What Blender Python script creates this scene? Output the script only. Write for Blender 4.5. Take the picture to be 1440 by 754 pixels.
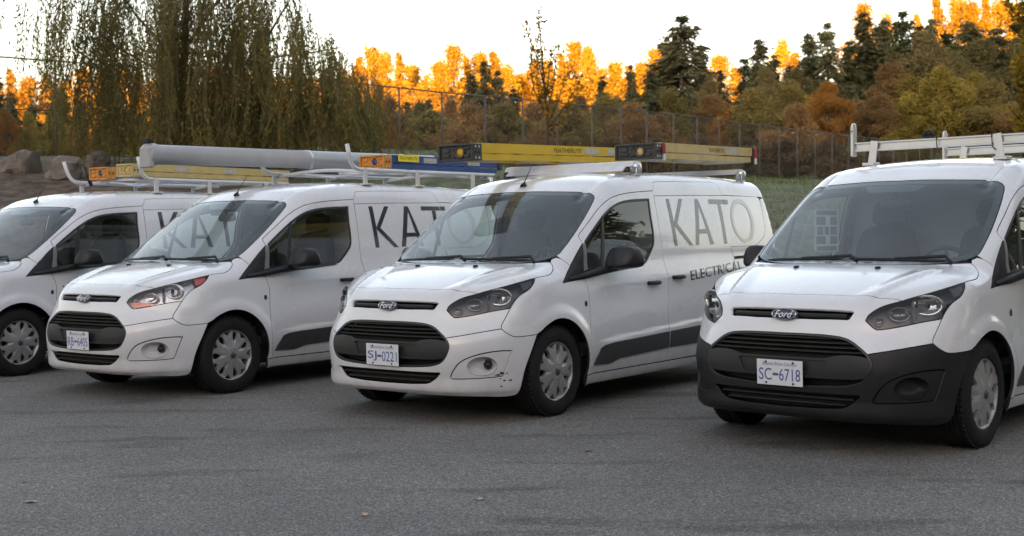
import bpy, math, random
import numpy as np
from mathutils import Vector, Matrix
from mathutils.geometry import delaunay_2d_cdt
for o in list(bpy.data.objects): bpy.data.objects.remove(o)
scene = bpy.context.scene
COL = scene.collection
R = math.radians
# ------------------------------------------------------------------ camera
F_PX, PITCH, CAM_H, ROLL = 1757.0, -0.0267, 1.316, -0.01076
cd = bpy.data.cameras.new('camera'); cam = bpy.data.objects.new('camera', cd); COL.objects.link(cam)
cd.sensor_fit = 'HORIZONTAL'; cd.sensor_width = 36.0; cd.lens = F_PX / 1440.0 * 36.0
cd.clip_start = 0.1; cd.clip_end = 3000.0
cd.dof.use_dof = True; cd.dof.focus_distance = 8.5; cd.dof.aperture_fstop = 3.8
_fw = Vector((0, math.cos(PITCH), math.sin(PITCH))); _u0 = Vector((0, -math.sin(PITCH), math.cos(PITCH))); _x0 = Vector((1, 0, 0))
_rt = _x0 * math.cos(ROLL) + _u0 * math.sin(ROLL); _up = -_x0 * math.sin(ROLL) + _u0 * math.cos(ROLL)
m = Matrix.Identity(4)
for i in range(3): m[i][0] = _rt[i]; m[i][1] = _up[i]; m[i][2] = -_fw[i]
m[2][3] = CAM_H
cam.matrix_world = m
scene.camera = cam
# ------------------------------------------------------------------ sky and sun (low sun behind the camera, an unseen wooded rise added behind the lot shades the foreground)
SUN_EL, SUN_AZ = 2.7, 190.0            # degrees; azimuth clockwise from +Y
world = bpy.data.worlds.new('World'); scene.world = world; world.use_nodes = True
nt = world.node_tree; nt.nodes.clear()
sky = nt.nodes.new('ShaderNodeTexSky'); sky.sky_type = 'NISHITA'; sky.sun_disc = False
sky.sun_elevation = R(SUN_EL); sky.sun_rotation = R(SUN_AZ); sky.altitude = 50; sky.air_density = 1.0; sky.dust_density = 2.5; sky.ozone_density = 1.0
bg = nt.nodes.new('ShaderNodeBackground'); bg.inputs['Strength'].default_value = 0.15
wo = nt.nodes.new('ShaderNodeOutputWorld'); hsv = nt.nodes.new('ShaderNodeHueSaturation'); hsv.inputs['Saturation'].default_value = 0.60; nt.links.new(sky.outputs[0], hsv.inputs['Color']); tnt = nt.nodes.new('ShaderNodeMix'); tnt.data_type = 'RGBA'; tnt.blend_type = 'MULTIPLY'; tnt.inputs['Factor'].default_value = 1.0; tnt.inputs['B'].default_value = (1.03, 0.98, 1.0, 1); nt.links.new(hsv.outputs[0], tnt.inputs['A']); nt.links.new(tnt.outputs['Result'], bg.inputs[0]); nt.links.new(bg.outputs[0], wo.inputs[0])
sl = bpy.data.lights.new('sun', 'SUN'); sl.energy = 2.0; sl.angle = R(0.5); sl.color = (1.0, 0.66, 0.30)
sun = bpy.data.objects.new('sun', sl); COL.objects.link(sun)
_sd = Vector((math.sin(R(SUN_AZ)) * math.cos(R(SUN_EL)), math.cos(R(SUN_AZ)) * math.cos(R(SUN_EL)), math.sin(R(SUN_EL))))
sun.rotation_euler = _sd.to_track_quat('Z', 'Y').to_euler(); sun.location = (0, -20, 60)
vs = scene.view_settings; vs.view_transform = 'Standard'; vs.look = 'None'; vs.exposure = 3.12; vs.gamma = 1.0; vs.use_curve_mapping = False
# ------------------------------------------------------------------ helpers
def at(px, py, depth):
    """point in the place seen at a photograph position, at a given distance along +Y"""
    a = (px - 720.0) / F_PX; b = -(py - 377.0) / F_PX
    d = _rt * a + _up * b + _fw
    return Vector((0, 0, CAM_H)) + d * (depth / d.y)
MATS = {}
def mat(name, col=(.5, .5, .5), rough=.5, metal=0., coat=0., spec=.5, noise=None, bump=None, **kw):
    """procedural principled material; noise = (scale, amount, second colour), bump = (scale, strength)"""
    if name in MATS: return MATS[name]
    mt = bpy.data.materials.new(name); mt.use_nodes = True; t = mt.node_tree; n = t.nodes; l = t.links
    p = n['Principled BSDF']; c4 = (*col, 1)
    p.inputs['Base Color'].default_value = c4; p.inputs['Roughness'].default_value = rough; p.inputs['Metallic'].default_value = metal
    p.inputs['Coat Weight'].default_value = coat; p.inputs['Coat Roughness'].default_value = .04; p.inputs['Specular IOR Level'].default_value = spec
    for k, v in kw.items(): p.inputs[k.replace('_', ' ')].default_value = v
    tc = n.new('ShaderNodeTexCoord')
    if noise:
        nz = n.new('ShaderNodeTexNoise'); nz.inputs['Scale'].default_value = noise[0]; nz.inputs['Detail'].default_value = 6
        l.new(tc.outputs['Object'], nz.inputs['Vector'])
        rp = n.new('ShaderNodeValToRGB'); rp.color_ramp.elements[0].position = .5 - .25; rp.color_ramp.elements[1].position = .5 + .25
        l.new(nz.outputs['Fac'], rp.inputs['Fac'])
        rp.color_ramp.elements[0].color = c4; c2 = noise[2]; a = noise[1]
        rp.color_ramp.elements[1].color = (*[col[i] * (1 - a) + c2[i] * a for i in range(3)], 1)
        l.new(rp.outputs['Color'], p.inputs['Base Color'])
    if bump:
        nb = n.new('ShaderNodeTexNoise'); nb.inputs['Scale'].default_value = bump[0]; nb.inputs['Detail'].default_value = 4
        l.new(tc.outputs['Object'], nb.inputs['Vector'])
        bp = n.new('ShaderNodeBump'); bp.inputs['Strength'].default_value = bump[1]; bp.inputs['Distance'].default_value = .02
        l.new(nb.outputs['Fac'], bp.inputs['Height']); l.new(bp.outputs['Normal'], p.inputs['Normal'])
    MATS[name] = mt
    return mt
def glass(name, tint, ior=1.5, rough=0.0, dust=0.0):
    if name in MATS: return MATS[name]
    mt = bpy.data.materials.new(name); mt.use_nodes = True; t = mt.node_tree; n = t.nodes; l = t.links; n.clear()
    o = n.new('ShaderNodeOutputMaterial'); mx = n.new('ShaderNodeMixShader'); tr = n.new('ShaderNodeBsdfTransparent'); gl = n.new('ShaderNodeBsdfGlossy')
    fr = n.new('ShaderNodeFresnel'); ge = n.new('ShaderNodeNewGeometry'); mr = n.new('ShaderNodeMapRange'); mr.inputs['To Min'].default_value = ior; mr.inputs['To Max'].default_value = 1.0 / ior; l.new(ge.outputs['Backfacing'], mr.inputs['Value']); l.new(mr.outputs[0], fr.inputs['IOR']); tr.inputs['Color'].default_value = (*tint, 1); gl.inputs['Roughness'].default_value = rough
    gl.inputs['Color'].default_value = (1, 1, 1, 1)
    l.new(fr.outputs[0], mx.inputs[0]); l.new(gl.outputs[0], mx.inputs[2]); l.new(mx.outputs[0], o.inputs[0])
    if dust > 0:     # thin film of road dust; its bluish tone also paints in sky brightness
        dm = n.new('ShaderNodeMixShader'); df = n.new('ShaderNodeBsdfDiffuse'); df.inputs['Color'].default_value = (.5, .55, .60, 1); nz = n.new('ShaderNodeTexNoise'); nz.inputs['Scale'].default_value = 5; tc = n.new('ShaderNodeTexCoord'); l.new(tc.outputs['Object'], nz.inputs['Vector'])
        mq = n.new('ShaderNodeMapRange'); mq.inputs['To Min'].default_value = dust * .6; mq.inputs['To Max'].default_value = dust * 1.4; l.new(nz.outputs['Fac'], mq.inputs['Value']); l.new(mq.outputs[0], dm.inputs[0]); l.new(tr.outputs[0], dm.inputs[1]); l.new(df.outputs[0], dm.inputs[2]); l.new(dm.outputs[0], mx.inputs[1])
    else: l.new(tr.outputs[0], mx.inputs[1])
    MATS[name] = mt
    return mt
def mesh(name, v, f, smooth=False, normals=None):
    me = bpy.data.meshes.new(name)
    me.from_pydata([tuple(map(float, p)) for p in v], [], [tuple(map(int, q)) for q in f]); me.update()
    if smooth or normals is not None: me.polygons.foreach_set('use_smooth', [True] * len(me.polygons))
    if normals is not None: me.normals_split_custom_set_from_vertices([tuple(map(float, q)) for q in normals])
    return me
def obj(name, me, material, parent=None, link=True):
    o = bpy.data.objects.new(name, me)
    if material is not None and len(me.materials) == 0: me.materials.append(material)
    if link: COL.objects.link(o)
    if parent is not None: o.parent = parent
    return o
def empty(name, loc=(0, 0, 0), rz=0.0, link=True):
    o = bpy.data.objects.new(name, None); o.location = loc; o.rotation_euler = (0, 0, rz); o.empty_display_size = .2
    if link: COL.objects.link(o)
    return o
def tag(o, label=None, cat=None, group=None, kind=None):
    if label: o['label'] = label
    if cat: o['category'] = cat
    if group: o['group'] = group
    if kind: o['kind'] = kind
    return o
class MB:
    """collects simple shapes into one mesh"""
    def __init__(s): s.v = []; s.f = []
    def add(s, v, f):
        b = len(s.v); s.v += [tuple(map(float, p)) for p in v]; s.f += [tuple(b + int(i) for i in q) for q in f]; return s
    def box(s, c, h, M=None):
        vs_ = [Vector((sx * h[0], sy * h[1], sz * h[2])) for sx in (-1, 1) for sy in (-1, 1) for sz in (-1, 1)]
        if M is not None: vs_ = [M @ p for p in vs_]
        vs_ = [p + Vector(c) for p in vs_]
        return s.add(vs_, [(0, 1, 3, 2), (4, 6, 7, 5), (0, 4, 5, 1), (2, 3, 7, 6), (0, 2, 6, 4), (1, 5, 7, 3)])
    def bbox(s, c, h, b, M=None):
        """box with chamfered edges"""
        v = []; f = []
        hx, hy, hz = h
        idx = {}
        for sx in (-1, 1):
            for sy in (-1, 1):
                for sz in (-1, 1):
                    for ax in range(3):
                        p = [sx * hx, sy * hy, sz * hz]
                        for k in range(3):
                            if k != ax: p[k] -= b * (sx, sy, sz)[k]
                        idx[(sx, sy, sz, ax)] = len(v); v.append(Vector(p))
        for ax in range(3):
            o1, o2 = [k for k in range(3) if k != ax]
            for s0 in (-1, 1):
                q = []
                for a, b_ in ((-1, -1), (1, -1), (1, 1), (-1, 1)):
                    t = [0, 0, 0]; t[ax] = s0; t[o1] = a; t[o2] = b_; q.append(idx[(*t, ax)])
                f.append(q if (s0 > 0) == (ax != 1) else q[::-1])
        for ax in range(3):          # edge chamfers along ax
            o1, o2 = [k for k in range(3) if k != ax]
            for a in (-1, 1):
                for b_ in (-1, 1):
                    t0 = [0, 0, 0]; t1 = [0, 0, 0]; t0[ax] = -1; t1[ax] = 1
                    for t in (t0, t1): t[o1] = a; t[o2] = b_
                    f.append([idx[(*t0, o1)], idx[(*t1, o1)], idx[(*t1, o2)], idx[(*t0, o2)]])
        for sx in (-1, 1):
            for sy in (-1, 1):
                for sz in (-1, 1): f.append([idx[(sx, sy, sz, k)] for k in range(3)])
        if M is not None: v = [M @ p for p in v]
        return s.add([p + Vector(c) for p in v], f)
    def tube(s, pts, r, n=8, cap=True):
        pts = [Vector(p) for p in pts]; rs = r if isinstance(r, (list, tuple)) else [r] * len(pts)
        b = len(s.v); prev = None
        for i, p in enumerate(pts):
            t = (pts[min(i+1, len(pts)-1)] - pts[max(i-1, 0)]).normalized()
            u = prev - t * prev.dot(t) if prev is not None else (Vector((0, 0, 1)).cross(t) if abs(t.z) < .95 else Vector((1, 0, 0)).cross(t))
            u.normalize(); prev = u; w = t.cross(u)
            for k in range(n):
                a = 2 * math.pi * k / n; s.v.append(tuple(p + (u * math.cos(a) + w * math.sin(a)) * rs[i]))
        for i in range(len(pts) - 1):
            for k in range(n):
                k2 = (k + 1) % n; s.f.append((b + i*n + k, b + i*n + k2, b + (i+1)*n + k2, b + (i+1)*n + k))
        if cap: s.f.append(tuple(b + k for k in range(n))[::-1]); s.f.append(tuple(b + (len(pts)-1)*n + k for k in range(n)))
        return s
    def lathe(s, prof, n=32, M=None, closed=False):
        """prof: (radius, height) about the local Z axis"""
        b = len(s.v)
        for (r, h) in prof:
            for k in range(n):
                a = 2 * math.pi * k / n; p = Vector((r * math.cos(a), r * math.sin(a), h)); s.v.append(tuple(M @ p if M is not None else p))
        for i in range(len(prof) - 1):
            for k in range(n):
                k2 = (k + 1) % n; s.f.append((b + i*n + k, b + i*n + k2, b + (i+1)*n + k2, b + (i+1)*n + k))
        return s
    def build(s, name, material, parent=None, smooth=False, link=True):
        return obj(name, mesh(name, s.v, s.f, smooth), material, parent, link)
def sell(c, r, e=(.5, .5), n=(20, 28), M=None, fn=None):
    """superellipsoid as (verts, faces)"""
    def sp(w, p): return math.copysign(abs(w)**p, w)
    v = []; f = []
    for i in range(n[0] + 1):
        a = -math.pi/2 + math.pi * i / n[0]
        for k in range(n[1]):
            b = 2 * math.pi * k / n[1]
            p = Vector((r[0] * sp(math.cos(a), e[0]) * sp(math.cos(b), e[1]), r[1] * sp(math.cos(a), e[0]) * sp(math.sin(b), e[1]), r[2] * sp(math.sin(a), e[0])))
            if fn: p = fn(p)
            if M is not None: p = M @ p
            v.append(p + Vector(c))
    for i in range(n[0]):
        for k in range(n[1]):
            k2 = (k + 1) % n[1]; f.append((i*n[1] + k, i*n[1] + k2, (i+1)*n[1] + k2, (i+1)*n[1] + k))
    return v, f
def text_mesh(s, size=1.0, extrude=0.0):
    cu = bpy.data.curves.new('t', 'FONT'); cu.body = s; cu.size = size; cu.extrude = extrude; cu.resolution_u = 3
    o = bpy.data.objects.new('t', cu); me = bpy.data.meshes.new_from_object(o)
    v = np.array([p.co[:] for p in me.vertices]) if len(me.vertices) else np.zeros((0, 3)); f = [tuple(p.vertices) for p in me.polygons]
    bpy.data.objects.remove(o); bpy.data.curves.remove(cu); bpy.data.meshes.remove(me)
    return v, f
# ------------------------------------------------------------------ van body shape (implicit surface, van frame: x forward, y left, z up)
def _tab(pts, n=1500, sm=0.0):
    xs = np.array([p[0] for p in pts], float); ys = np.array([p[1] for p in pts], float)
    h = np.diff(xs); d = np.diff(ys) / h
    m = np.zeros_like(xs); m[0] = d[0]; m[-1] = d[-1]
    for i in range(1, len(xs) - 1):
        if d[i-1] * d[i] > 0:
            w1 = 2*h[i] + h[i-1]; w2 = h[i] + 2*h[i-1]
            m[i] = (w1 + w2) / (w1 / d[i-1] + w2 / d[i])
    X = np.linspace(xs[0], xs[-1], n)
    k = np.clip(np.searchsorted(xs, X) - 1, 0, len(h) - 1)
    t = (X - xs[k]) / h[k]
    Y = (1+2*t)*(1-t)**2*ys[k] + t*(1-t)**2*h[k]*m[k] + t*t*(3-2*t)*ys[k+1] + t*t*(t-1)*h[k]*m[k+1]
    if sm > 0:
        s = sm / (X[1] - X[0]); r = int(3*s) + 1
        g = np.exp(-0.5*(np.arange(-r, r+1)/s)**2); g /= g.sum()
        e0 = Y[0] + (Y[1]-Y[0])*np.arange(-r, 0); e1 = Y[-1] + (Y[-1]-Y[-2])*np.arange(1, r+1)
        Y = np.convolve(np.concatenate([e0, Y, e1]), g, 'valid')
    return X, Y
def ev(tb, x): return np.interp(x, tb[0], tb[1])
def sst(x, a, b):
    t = np.clip((x - a) / (b - a), 0, 1); return t*t*(3-2*t)
def smax(a, b, k):
    h = np.maximum(k - np.abs(a - b), 0) / k
    return np.maximum(a, b) + h*h*k*0.25
T_TOP = _tab([(-5.0, 1.74), (-4.8, 1.80), (-4.6, 1.828), (-4.2, 1.846), (-3.6, 1.858), (-3.0, 1.858), (-2.5, 1.846), (-2.1, 1.812), (-1.85, 1.763),
              (-1.71, 1.702), (-1.61, 1.650), (-1.25, 1.402), (-0.9, 1.150), (-0.85, 1.115), (-0.78, 1.100), (-0.55, 1.050), (-0.3, 0.975), (-0.14, 0.912), (0.0, 0.82), (0.3, 0.55)], sm=0.012)
T_SIDE = _tab([(0.0, .83), (.15, .845), (.22, .872), (.28, .890), (.36, .904), (.45, .914), (.55, .918), (.75, .908), (.90, .899), (.97, .889), (1.04, .873),
               (1.10, .858), (1.2, .846), (1.35, .823), (1.5, .794), (1.64, .762), (1.72, .742), (1.95, .665)], sm=0.012)
T_FR = _tab([(0.0, -.16), (.15, -.11), (.20, -.085), (.235, -.035), (.27, -.028), (.33, -.03), (.37, -.022), (.5, -.012), (.58, -.018), (.66, -.034), (.74, -.048), (.80, -.066), (.86, -.090), (.92, -.122), (1.2, -.35)], sm=0.008)
T_FP = _tab([(0.0, 5.0), (.5, 5.0), (.6, 4.6), (.75, 3.3), (1.2, 3.1)])
T_FA = _tab([(0.0, .95), (.5, .95), (.6, .88), (.75, .72), (1.2, .72)])
T_RE = _tab([(0.0, -4.72), (.3, -4.79), (.5, -4.81), (.9, -4.81), (1.2, -4.785), (1.46, -4.735), (1.7, -4.665), (2.0, -4.56)])
WHX, WHZ, WHB = -0.889, 0.326, 3.062
def side_y(x, z):
    y = ev(T_SIDE, z)
    for wx in (WHX, WHX - WHB):
        r = np.hypot(x - wx, z - WHZ)
        y = y + 0.016 * (1 - sst(r, .41, .50)) * (z > 0.1)
    # pressed body line running back along the doors and a hollow under it
    zl = 0.905 + 0.035 * np.clip(-(x + 1.3), 0, 3.4)
    m = sst(-x, 1.32, 1.6) * (1 - sst(-x, 4.3, 4.7))
    u = z - zl
    y = y + m * (-0.010 * np.exp(-((u + 0.11) / 0.10)**2) * sst(-u, -0.012, 0.03))
    zs = 0.485 + 0.045 * np.clip(-(x + 1.3), 0, 3.0)      # step above the lower moulding
    u2 = z - zs
    y = y - m * 0.012 * sst(u2, -0.01, 0.03) * (1 - sst(u2, 0.03, 0.30))
    y = y - 0.012 * sst(-x, 3.9, 4.9)
    return y
def body(p):
    x, y, z = p[..., 0], p[..., 1], p[..., 2]; a = np.abs(y)
    fs = a - side_y(x, z)
    b = 0.20 * (1 - sst(-x, 1.7, 2.6)) + 0.02
    c = 0.02 + 0.01 * sst(-x, 0.7, 0.9) + 0.05 * sst(-x, 1.5, 2.3)
    xe = x + b * a * a
    tz = ev(T_TOP, xe); dz = (ev(T_TOP, xe + .01) - ev(T_TOP, xe - .01)) / .02
    cr = 0.0
    # hood: raised V creases
    yc = 0.46 + 0.18 * np.clip((-x - 0.2) / 0.6, 0, 1)
    mh = sst(x, -0.86, -0.70)
    tz = tz + mh * (0.016 * (sst(a, yc - 0.12, yc) - sst(a, yc, yc + 0.035)))
    # roof side ditch
    yd = 0.585 + 0.02 * sst(-x, 1.6, 2.2)
    mr = sst(-x, 1.57, 1.62)
    tz = tz - mr * 0.012 * (sst(a, yd - 0.012, yd) - sst(a, yd + 0.004, yd + 0.05))
    ft = (z - (tz - c * a * a)) / np.sqrt(1 + dz * dz)
    k = 0.08 + 0.05 * sst(-x, 0.4, 0.9) - 0.02 * sst(-x, 1.6, 2.2)
    s = smax(fs, ft, k)
    P = ev(T_FP, z); A = ev(T_FA, z); aa = np.maximum(a, 1e-4)
    g = A * P * aa**(P - 1)
    ff = (x - (ev(T_FR, z) - A * aa**P)) / np.sqrt(1 + g * g)
    s = smax(s, ff, 0.075)
    fr = ev(T_RE, z) + 0.10 * a**4 - x
    s = smax(s, fr, 0.07)
    return smax(s, 0.17 - z, 0.03)
def bnormal(p, e=1.5e-3):
    n = np.stack([body(p + e*d) - body(p - e*d) for d in np.eye(3)], -1)
    return n / np.maximum(np.linalg.norm(n, axis=-1, keepdims=True), 1e-9)
def cast(o, d, t0, t1, n=48):
    """first inside -> outside crossing along o + t d"""
    ts = np.linspace(t0, t1, n)
    v = np.stack([body(o + d * t) for t in ts], 0)
    cross = (v[:-1] < 0) & (v[1:] >= 0)
    k = np.argmax(cross, 0); ok = cross.any(0)
    lo, hi = ts[k].copy(), ts[k+1].copy()
    for _ in range(26):
        m = 0.5 * (lo + hi); f = body(o + d * m[..., None])
        lo = np.where(f < 0, m, lo); hi = np.where(f < 0, hi, m)
    m = np.where(ok, 0.5 * (lo + hi), t1 * 0.5)
    return o + d * m[..., None], ok
# projections: (u, v) -> surface point, and surface point -> (u, v)
CX = -1.05; PZ = 0.95
def to3(proj, uv):
    uv = np.asarray(uv, float); u, v = uv[:, 0], uv[:, 1]; Z = np.zeros_like(u)
    if proj == 'side':   o = np.stack([u, Z + 0.2, v], 1); d = np.stack([Z, Z + 1, Z], 1); r = (0., 1.0)
    elif proj == 'cyl':  o = np.stack([Z + CX, Z, v], 1); d = np.stack([np.cos(u), np.sin(u), Z], 1); r = (0.3, 1.9)
    elif proj == 'top':  o = np.stack([u, v, Z + 0.6], 1); d = np.stack([Z, Z, Z + 1], 1); r = (0., 1.6)
    elif proj == 'roll': o = np.stack([u, Z, Z + PZ], 1); d = np.stack([Z, np.cos(v), np.sin(v)], 1); r = (0.02, 1.4)
    elif proj == 'front': o = np.stack([Z - 1.3, u, v], 1); d = np.stack([Z + 1, Z, Z], 1); r = (0., 1.6)
    elif proj == 'rear': o = np.stack([Z - 3.6, u, v], 1); d = np.stack([Z - 1, Z, Z], 1); r = (0., 1.6)
    return cast(o, d, *r)[0]
def to2(proj, p):
    p = np.asarray(p, float); x, y, z = p[:, 0], p[:, 1], p[:, 2]
    if proj == 'side': return np.stack([x, z], 1)
    if proj == 'cyl': return np.stack([np.arctan2(y, x - CX), z], 1)
    if proj == 'top': return np.stack([x, y], 1)
    if proj == 'roll': return np.stack([x, np.arctan2(z - PZ, y)], 1)
    return np.stack([y, z], 1)
# ------------------------------------------------------------------ panel maker: outline on the body surface -> real sheet with hemmed edges
def snap(p, it=6):
    p = np.array(p, float)
    for _ in range(it):
        p = p - np.clip(body(p), -.05, .05)[:, None] * bnormal(p)
    return p
def cr(pts, k=6):
    """Catmull-Rom through 3D points"""
    P = np.array(pts, float)
    if len(P) < 3: return P
    E = np.vstack([2*P[0]-P[1], P, 2*P[-1]-P[-2]]); out = []
    for i in range(1, len(E) - 2):
        a, b, c, d = E[i-1], E[i], E[i+1], E[i+2]
        for t in np.linspace(0, 1, k, endpoint=False):
            out.append(.5*((2*b) + (c-a)*t + (2*a-5*b+4*c-d)*t*t + (3*b-a-3*c+d)*t**3))
    out.append(P[-1]); return np.array(out)
def dens(pts, step=.018, closed=True, fit=True):
    P = np.array(pts, float); Q = np.vstack([P, P[:1]]) if closed else P; out = []
    for a, b in zip(Q[:-1], Q[1:]):
        n = max(1, int(math.ceil(np.linalg.norm(b - a) / step)))
        if np.linalg.norm(b - a) < 1e-5: continue
        out += [a + (b - a) * t for t in np.linspace(0, 1, n, endpoint=False)]
    if not closed: out.append(P[-1])
    out = np.array(out)
    return snap(out) if fit else out
def mir(p): p = np.array(p, float).copy(); p[:, 1] *= -1; return p
def sym(half): h = np.array(half, float); return np.vstack([h, mir(h)[::-1][1 if abs(h[-1, 1]) < 1e-6 else 0: len(h) - (1 if abs(h[0, 1]) < 1e-6 else 0)]])
def join(*runs): return np.vstack([np.array(r, float) for r in runs])
def inpoly(pt, poly):
    x, y = pt[:, 0], pt[:, 1]; c = np.zeros(len(pt), bool); n = len(poly)
    for i in range(n):
        x1, y1 = poly[i]; x2, y2 = poly[i-1]
        if y1 == y2: continue
        m = ((y1 > y) != (y2 > y)) & (x < (x2 - x1) * (y - y1) / (y2 - y1) + x1); c ^= m
    return c
def shrink(loop3, proj, g, hole=False):
    if g == 0: return loop3
    n = bnormal(loop3); t = np.roll(loop3, -1, 0) - np.roll(loop3, 1, 0); t /= np.maximum(np.linalg.norm(t, axis=1, keepdims=True), 1e-9)
    w = np.cross(n, t); a = snap(loop3 + g * w, 3); u0 = to2(proj, loop3); u1 = to2(proj, a)
    ins = inpoly(u1, u0).mean() > .5
    return a if ins != hole else snap(loop3 - g * w, 3)
def panel(loop, proj, holes=(), grid=.03, gap=.0036, hem=.022, off=0.0, step=.018, back=0.0):
    """-> verts, faces, normals"""
    loops = [shrink(dens(loop, step), proj, gap)] + [shrink(dens(h, step), proj, gap, True) for h in holes]
    uvs = [to2(proj, l) for l in loops]
    o2 = uvs[0]; mn, mx = o2.min(0), o2.max(0)
    gx = np.arange(mn[0], mx[0], grid); gy = np.arange(mn[1], mx[1], grid * .87)
    G = np.array([(x + (grid/2 if j % 2 else 0), y) for j, y in enumerate(gy) for x in gx]) if len(gx) and len(gy) else np.zeros((0, 2))
    if len(G):
        k = inpoly(G, o2)
        for h in uvs[1:]: k &= ~inpoly(G, h)
        G = G[k]; allb = np.vstack(uvs)
        if len(G):
            d = np.min(np.hypot(G[:, None, 0] - allb[None, :, 0], G[:, None, 1] - allb[None, :, 1]), 1); G = G[d > grid * .45]
    P3 = np.vstack(loops + ([to3(proj, G)] if len(G) else [])); uv = np.vstack(uvs + ([G] if len(G) else []))
    ed = []; b = 0
    for l in loops:
        n = len(l); ed += [(b + i, b + (i+1) % n) for i in range(n)]; b += n
    res = delaunay_2d_cdt([Vector(p) for p in uv], ed, [], 0, 1e-7)
    vo = np.array([p[:] for p in res[0]]); src = res[3]
    idx = [s[0] if s else -1 for s in src]
    pts = np.array([P3[i] if i >= 0 else to3(proj, vo[j:j+1])[0] for j, i in enumerate(idx)])
    tr = np.array([t for t in res[2] if len(t) == 3]); cen = vo[tr].mean(1)
    k = inpoly(cen, uvs[0])
    for h in uvs[1:]: k &= ~inpoly(cen, h)
    tr = tr[k]
    nr = bnormal(pts)
    # orient outwards
    fn = np.cross(pts[tr[:, 1]] - pts[tr[:, 0]], pts[tr[:, 2]] - pts[tr[:, 0]])
    fl = (fn * nr[tr[:, 0]]).sum(1) < 0; tr[fl] = tr[fl][:, ::-1]
    V = [pts + nr * off]; N = [nr]; F = [tuple(t) for t in tr]; b = len(pts); deep = []
    if hem > 0:
        for li, l in enumerate(loops):
            n = len(l); nn = bnormal(l); t = np.roll(l, -1, 0) - np.roll(l, 1, 0); t /= np.maximum(np.linalg.norm(t, axis=1, keepdims=True), 1e-9)
            w = np.cross(t, nn)
            ins = inpoly(to2(proj, snap(l + .004 * w, 2)), to2(proj, l)).mean() > .5
            if ins == (li == 0): w = -w            # w points away from the sheet
            ch = min(.0025, hem * .4)
            rings = [(l + nn * off, nn), (l + nn * (off - ch) + w * ch * .4, (nn + w) * .7071), (l + nn * (off - hem) + w * ch * .4, w)]
            for r, m_ in rings: V.append(r); N.append(m_)
            fwd = (np.cross(np.roll(l, -1, 0) - l, -nn) * w).sum(1).mean() > 0
            for q in range(2):
                for i in range(n):
                    j = (i + 1) % n; a0, a1, c0, c1 = b + q*n + i, b + q*n + j, b + (q+1)*n + i, b + (q+1)*n + j
                    if q == 1 and li == 0: deep.append(len(F))
                    F.append((a0, a1, c1, c0) if fwd else (a0, c0, c1, a1))
            b += 3 * n
    return np.vstack(V), F, np.vstack(N), deep
def pmesh(name, args, mirror=False, gap_mats=None):
    v, f, n, deep = args
    if mirror:
        v = v * [1, -1, 1]; n = n * [1, -1, 1]; f = [q[::-1] for q in f]
    me = mesh(name, v, f, True, n)
    if gap_mats is not None:
        me.materials.append(gap_mats[0]); me.materials.append(gap_mats[1]); mi = np.zeros(len(me.polygons), np.int32); mi[deep] = 1; me.polygons.foreach_set('material_index', mi)
    return me
def surf_pts(proj, uv): return to3(proj, uv)

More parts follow.
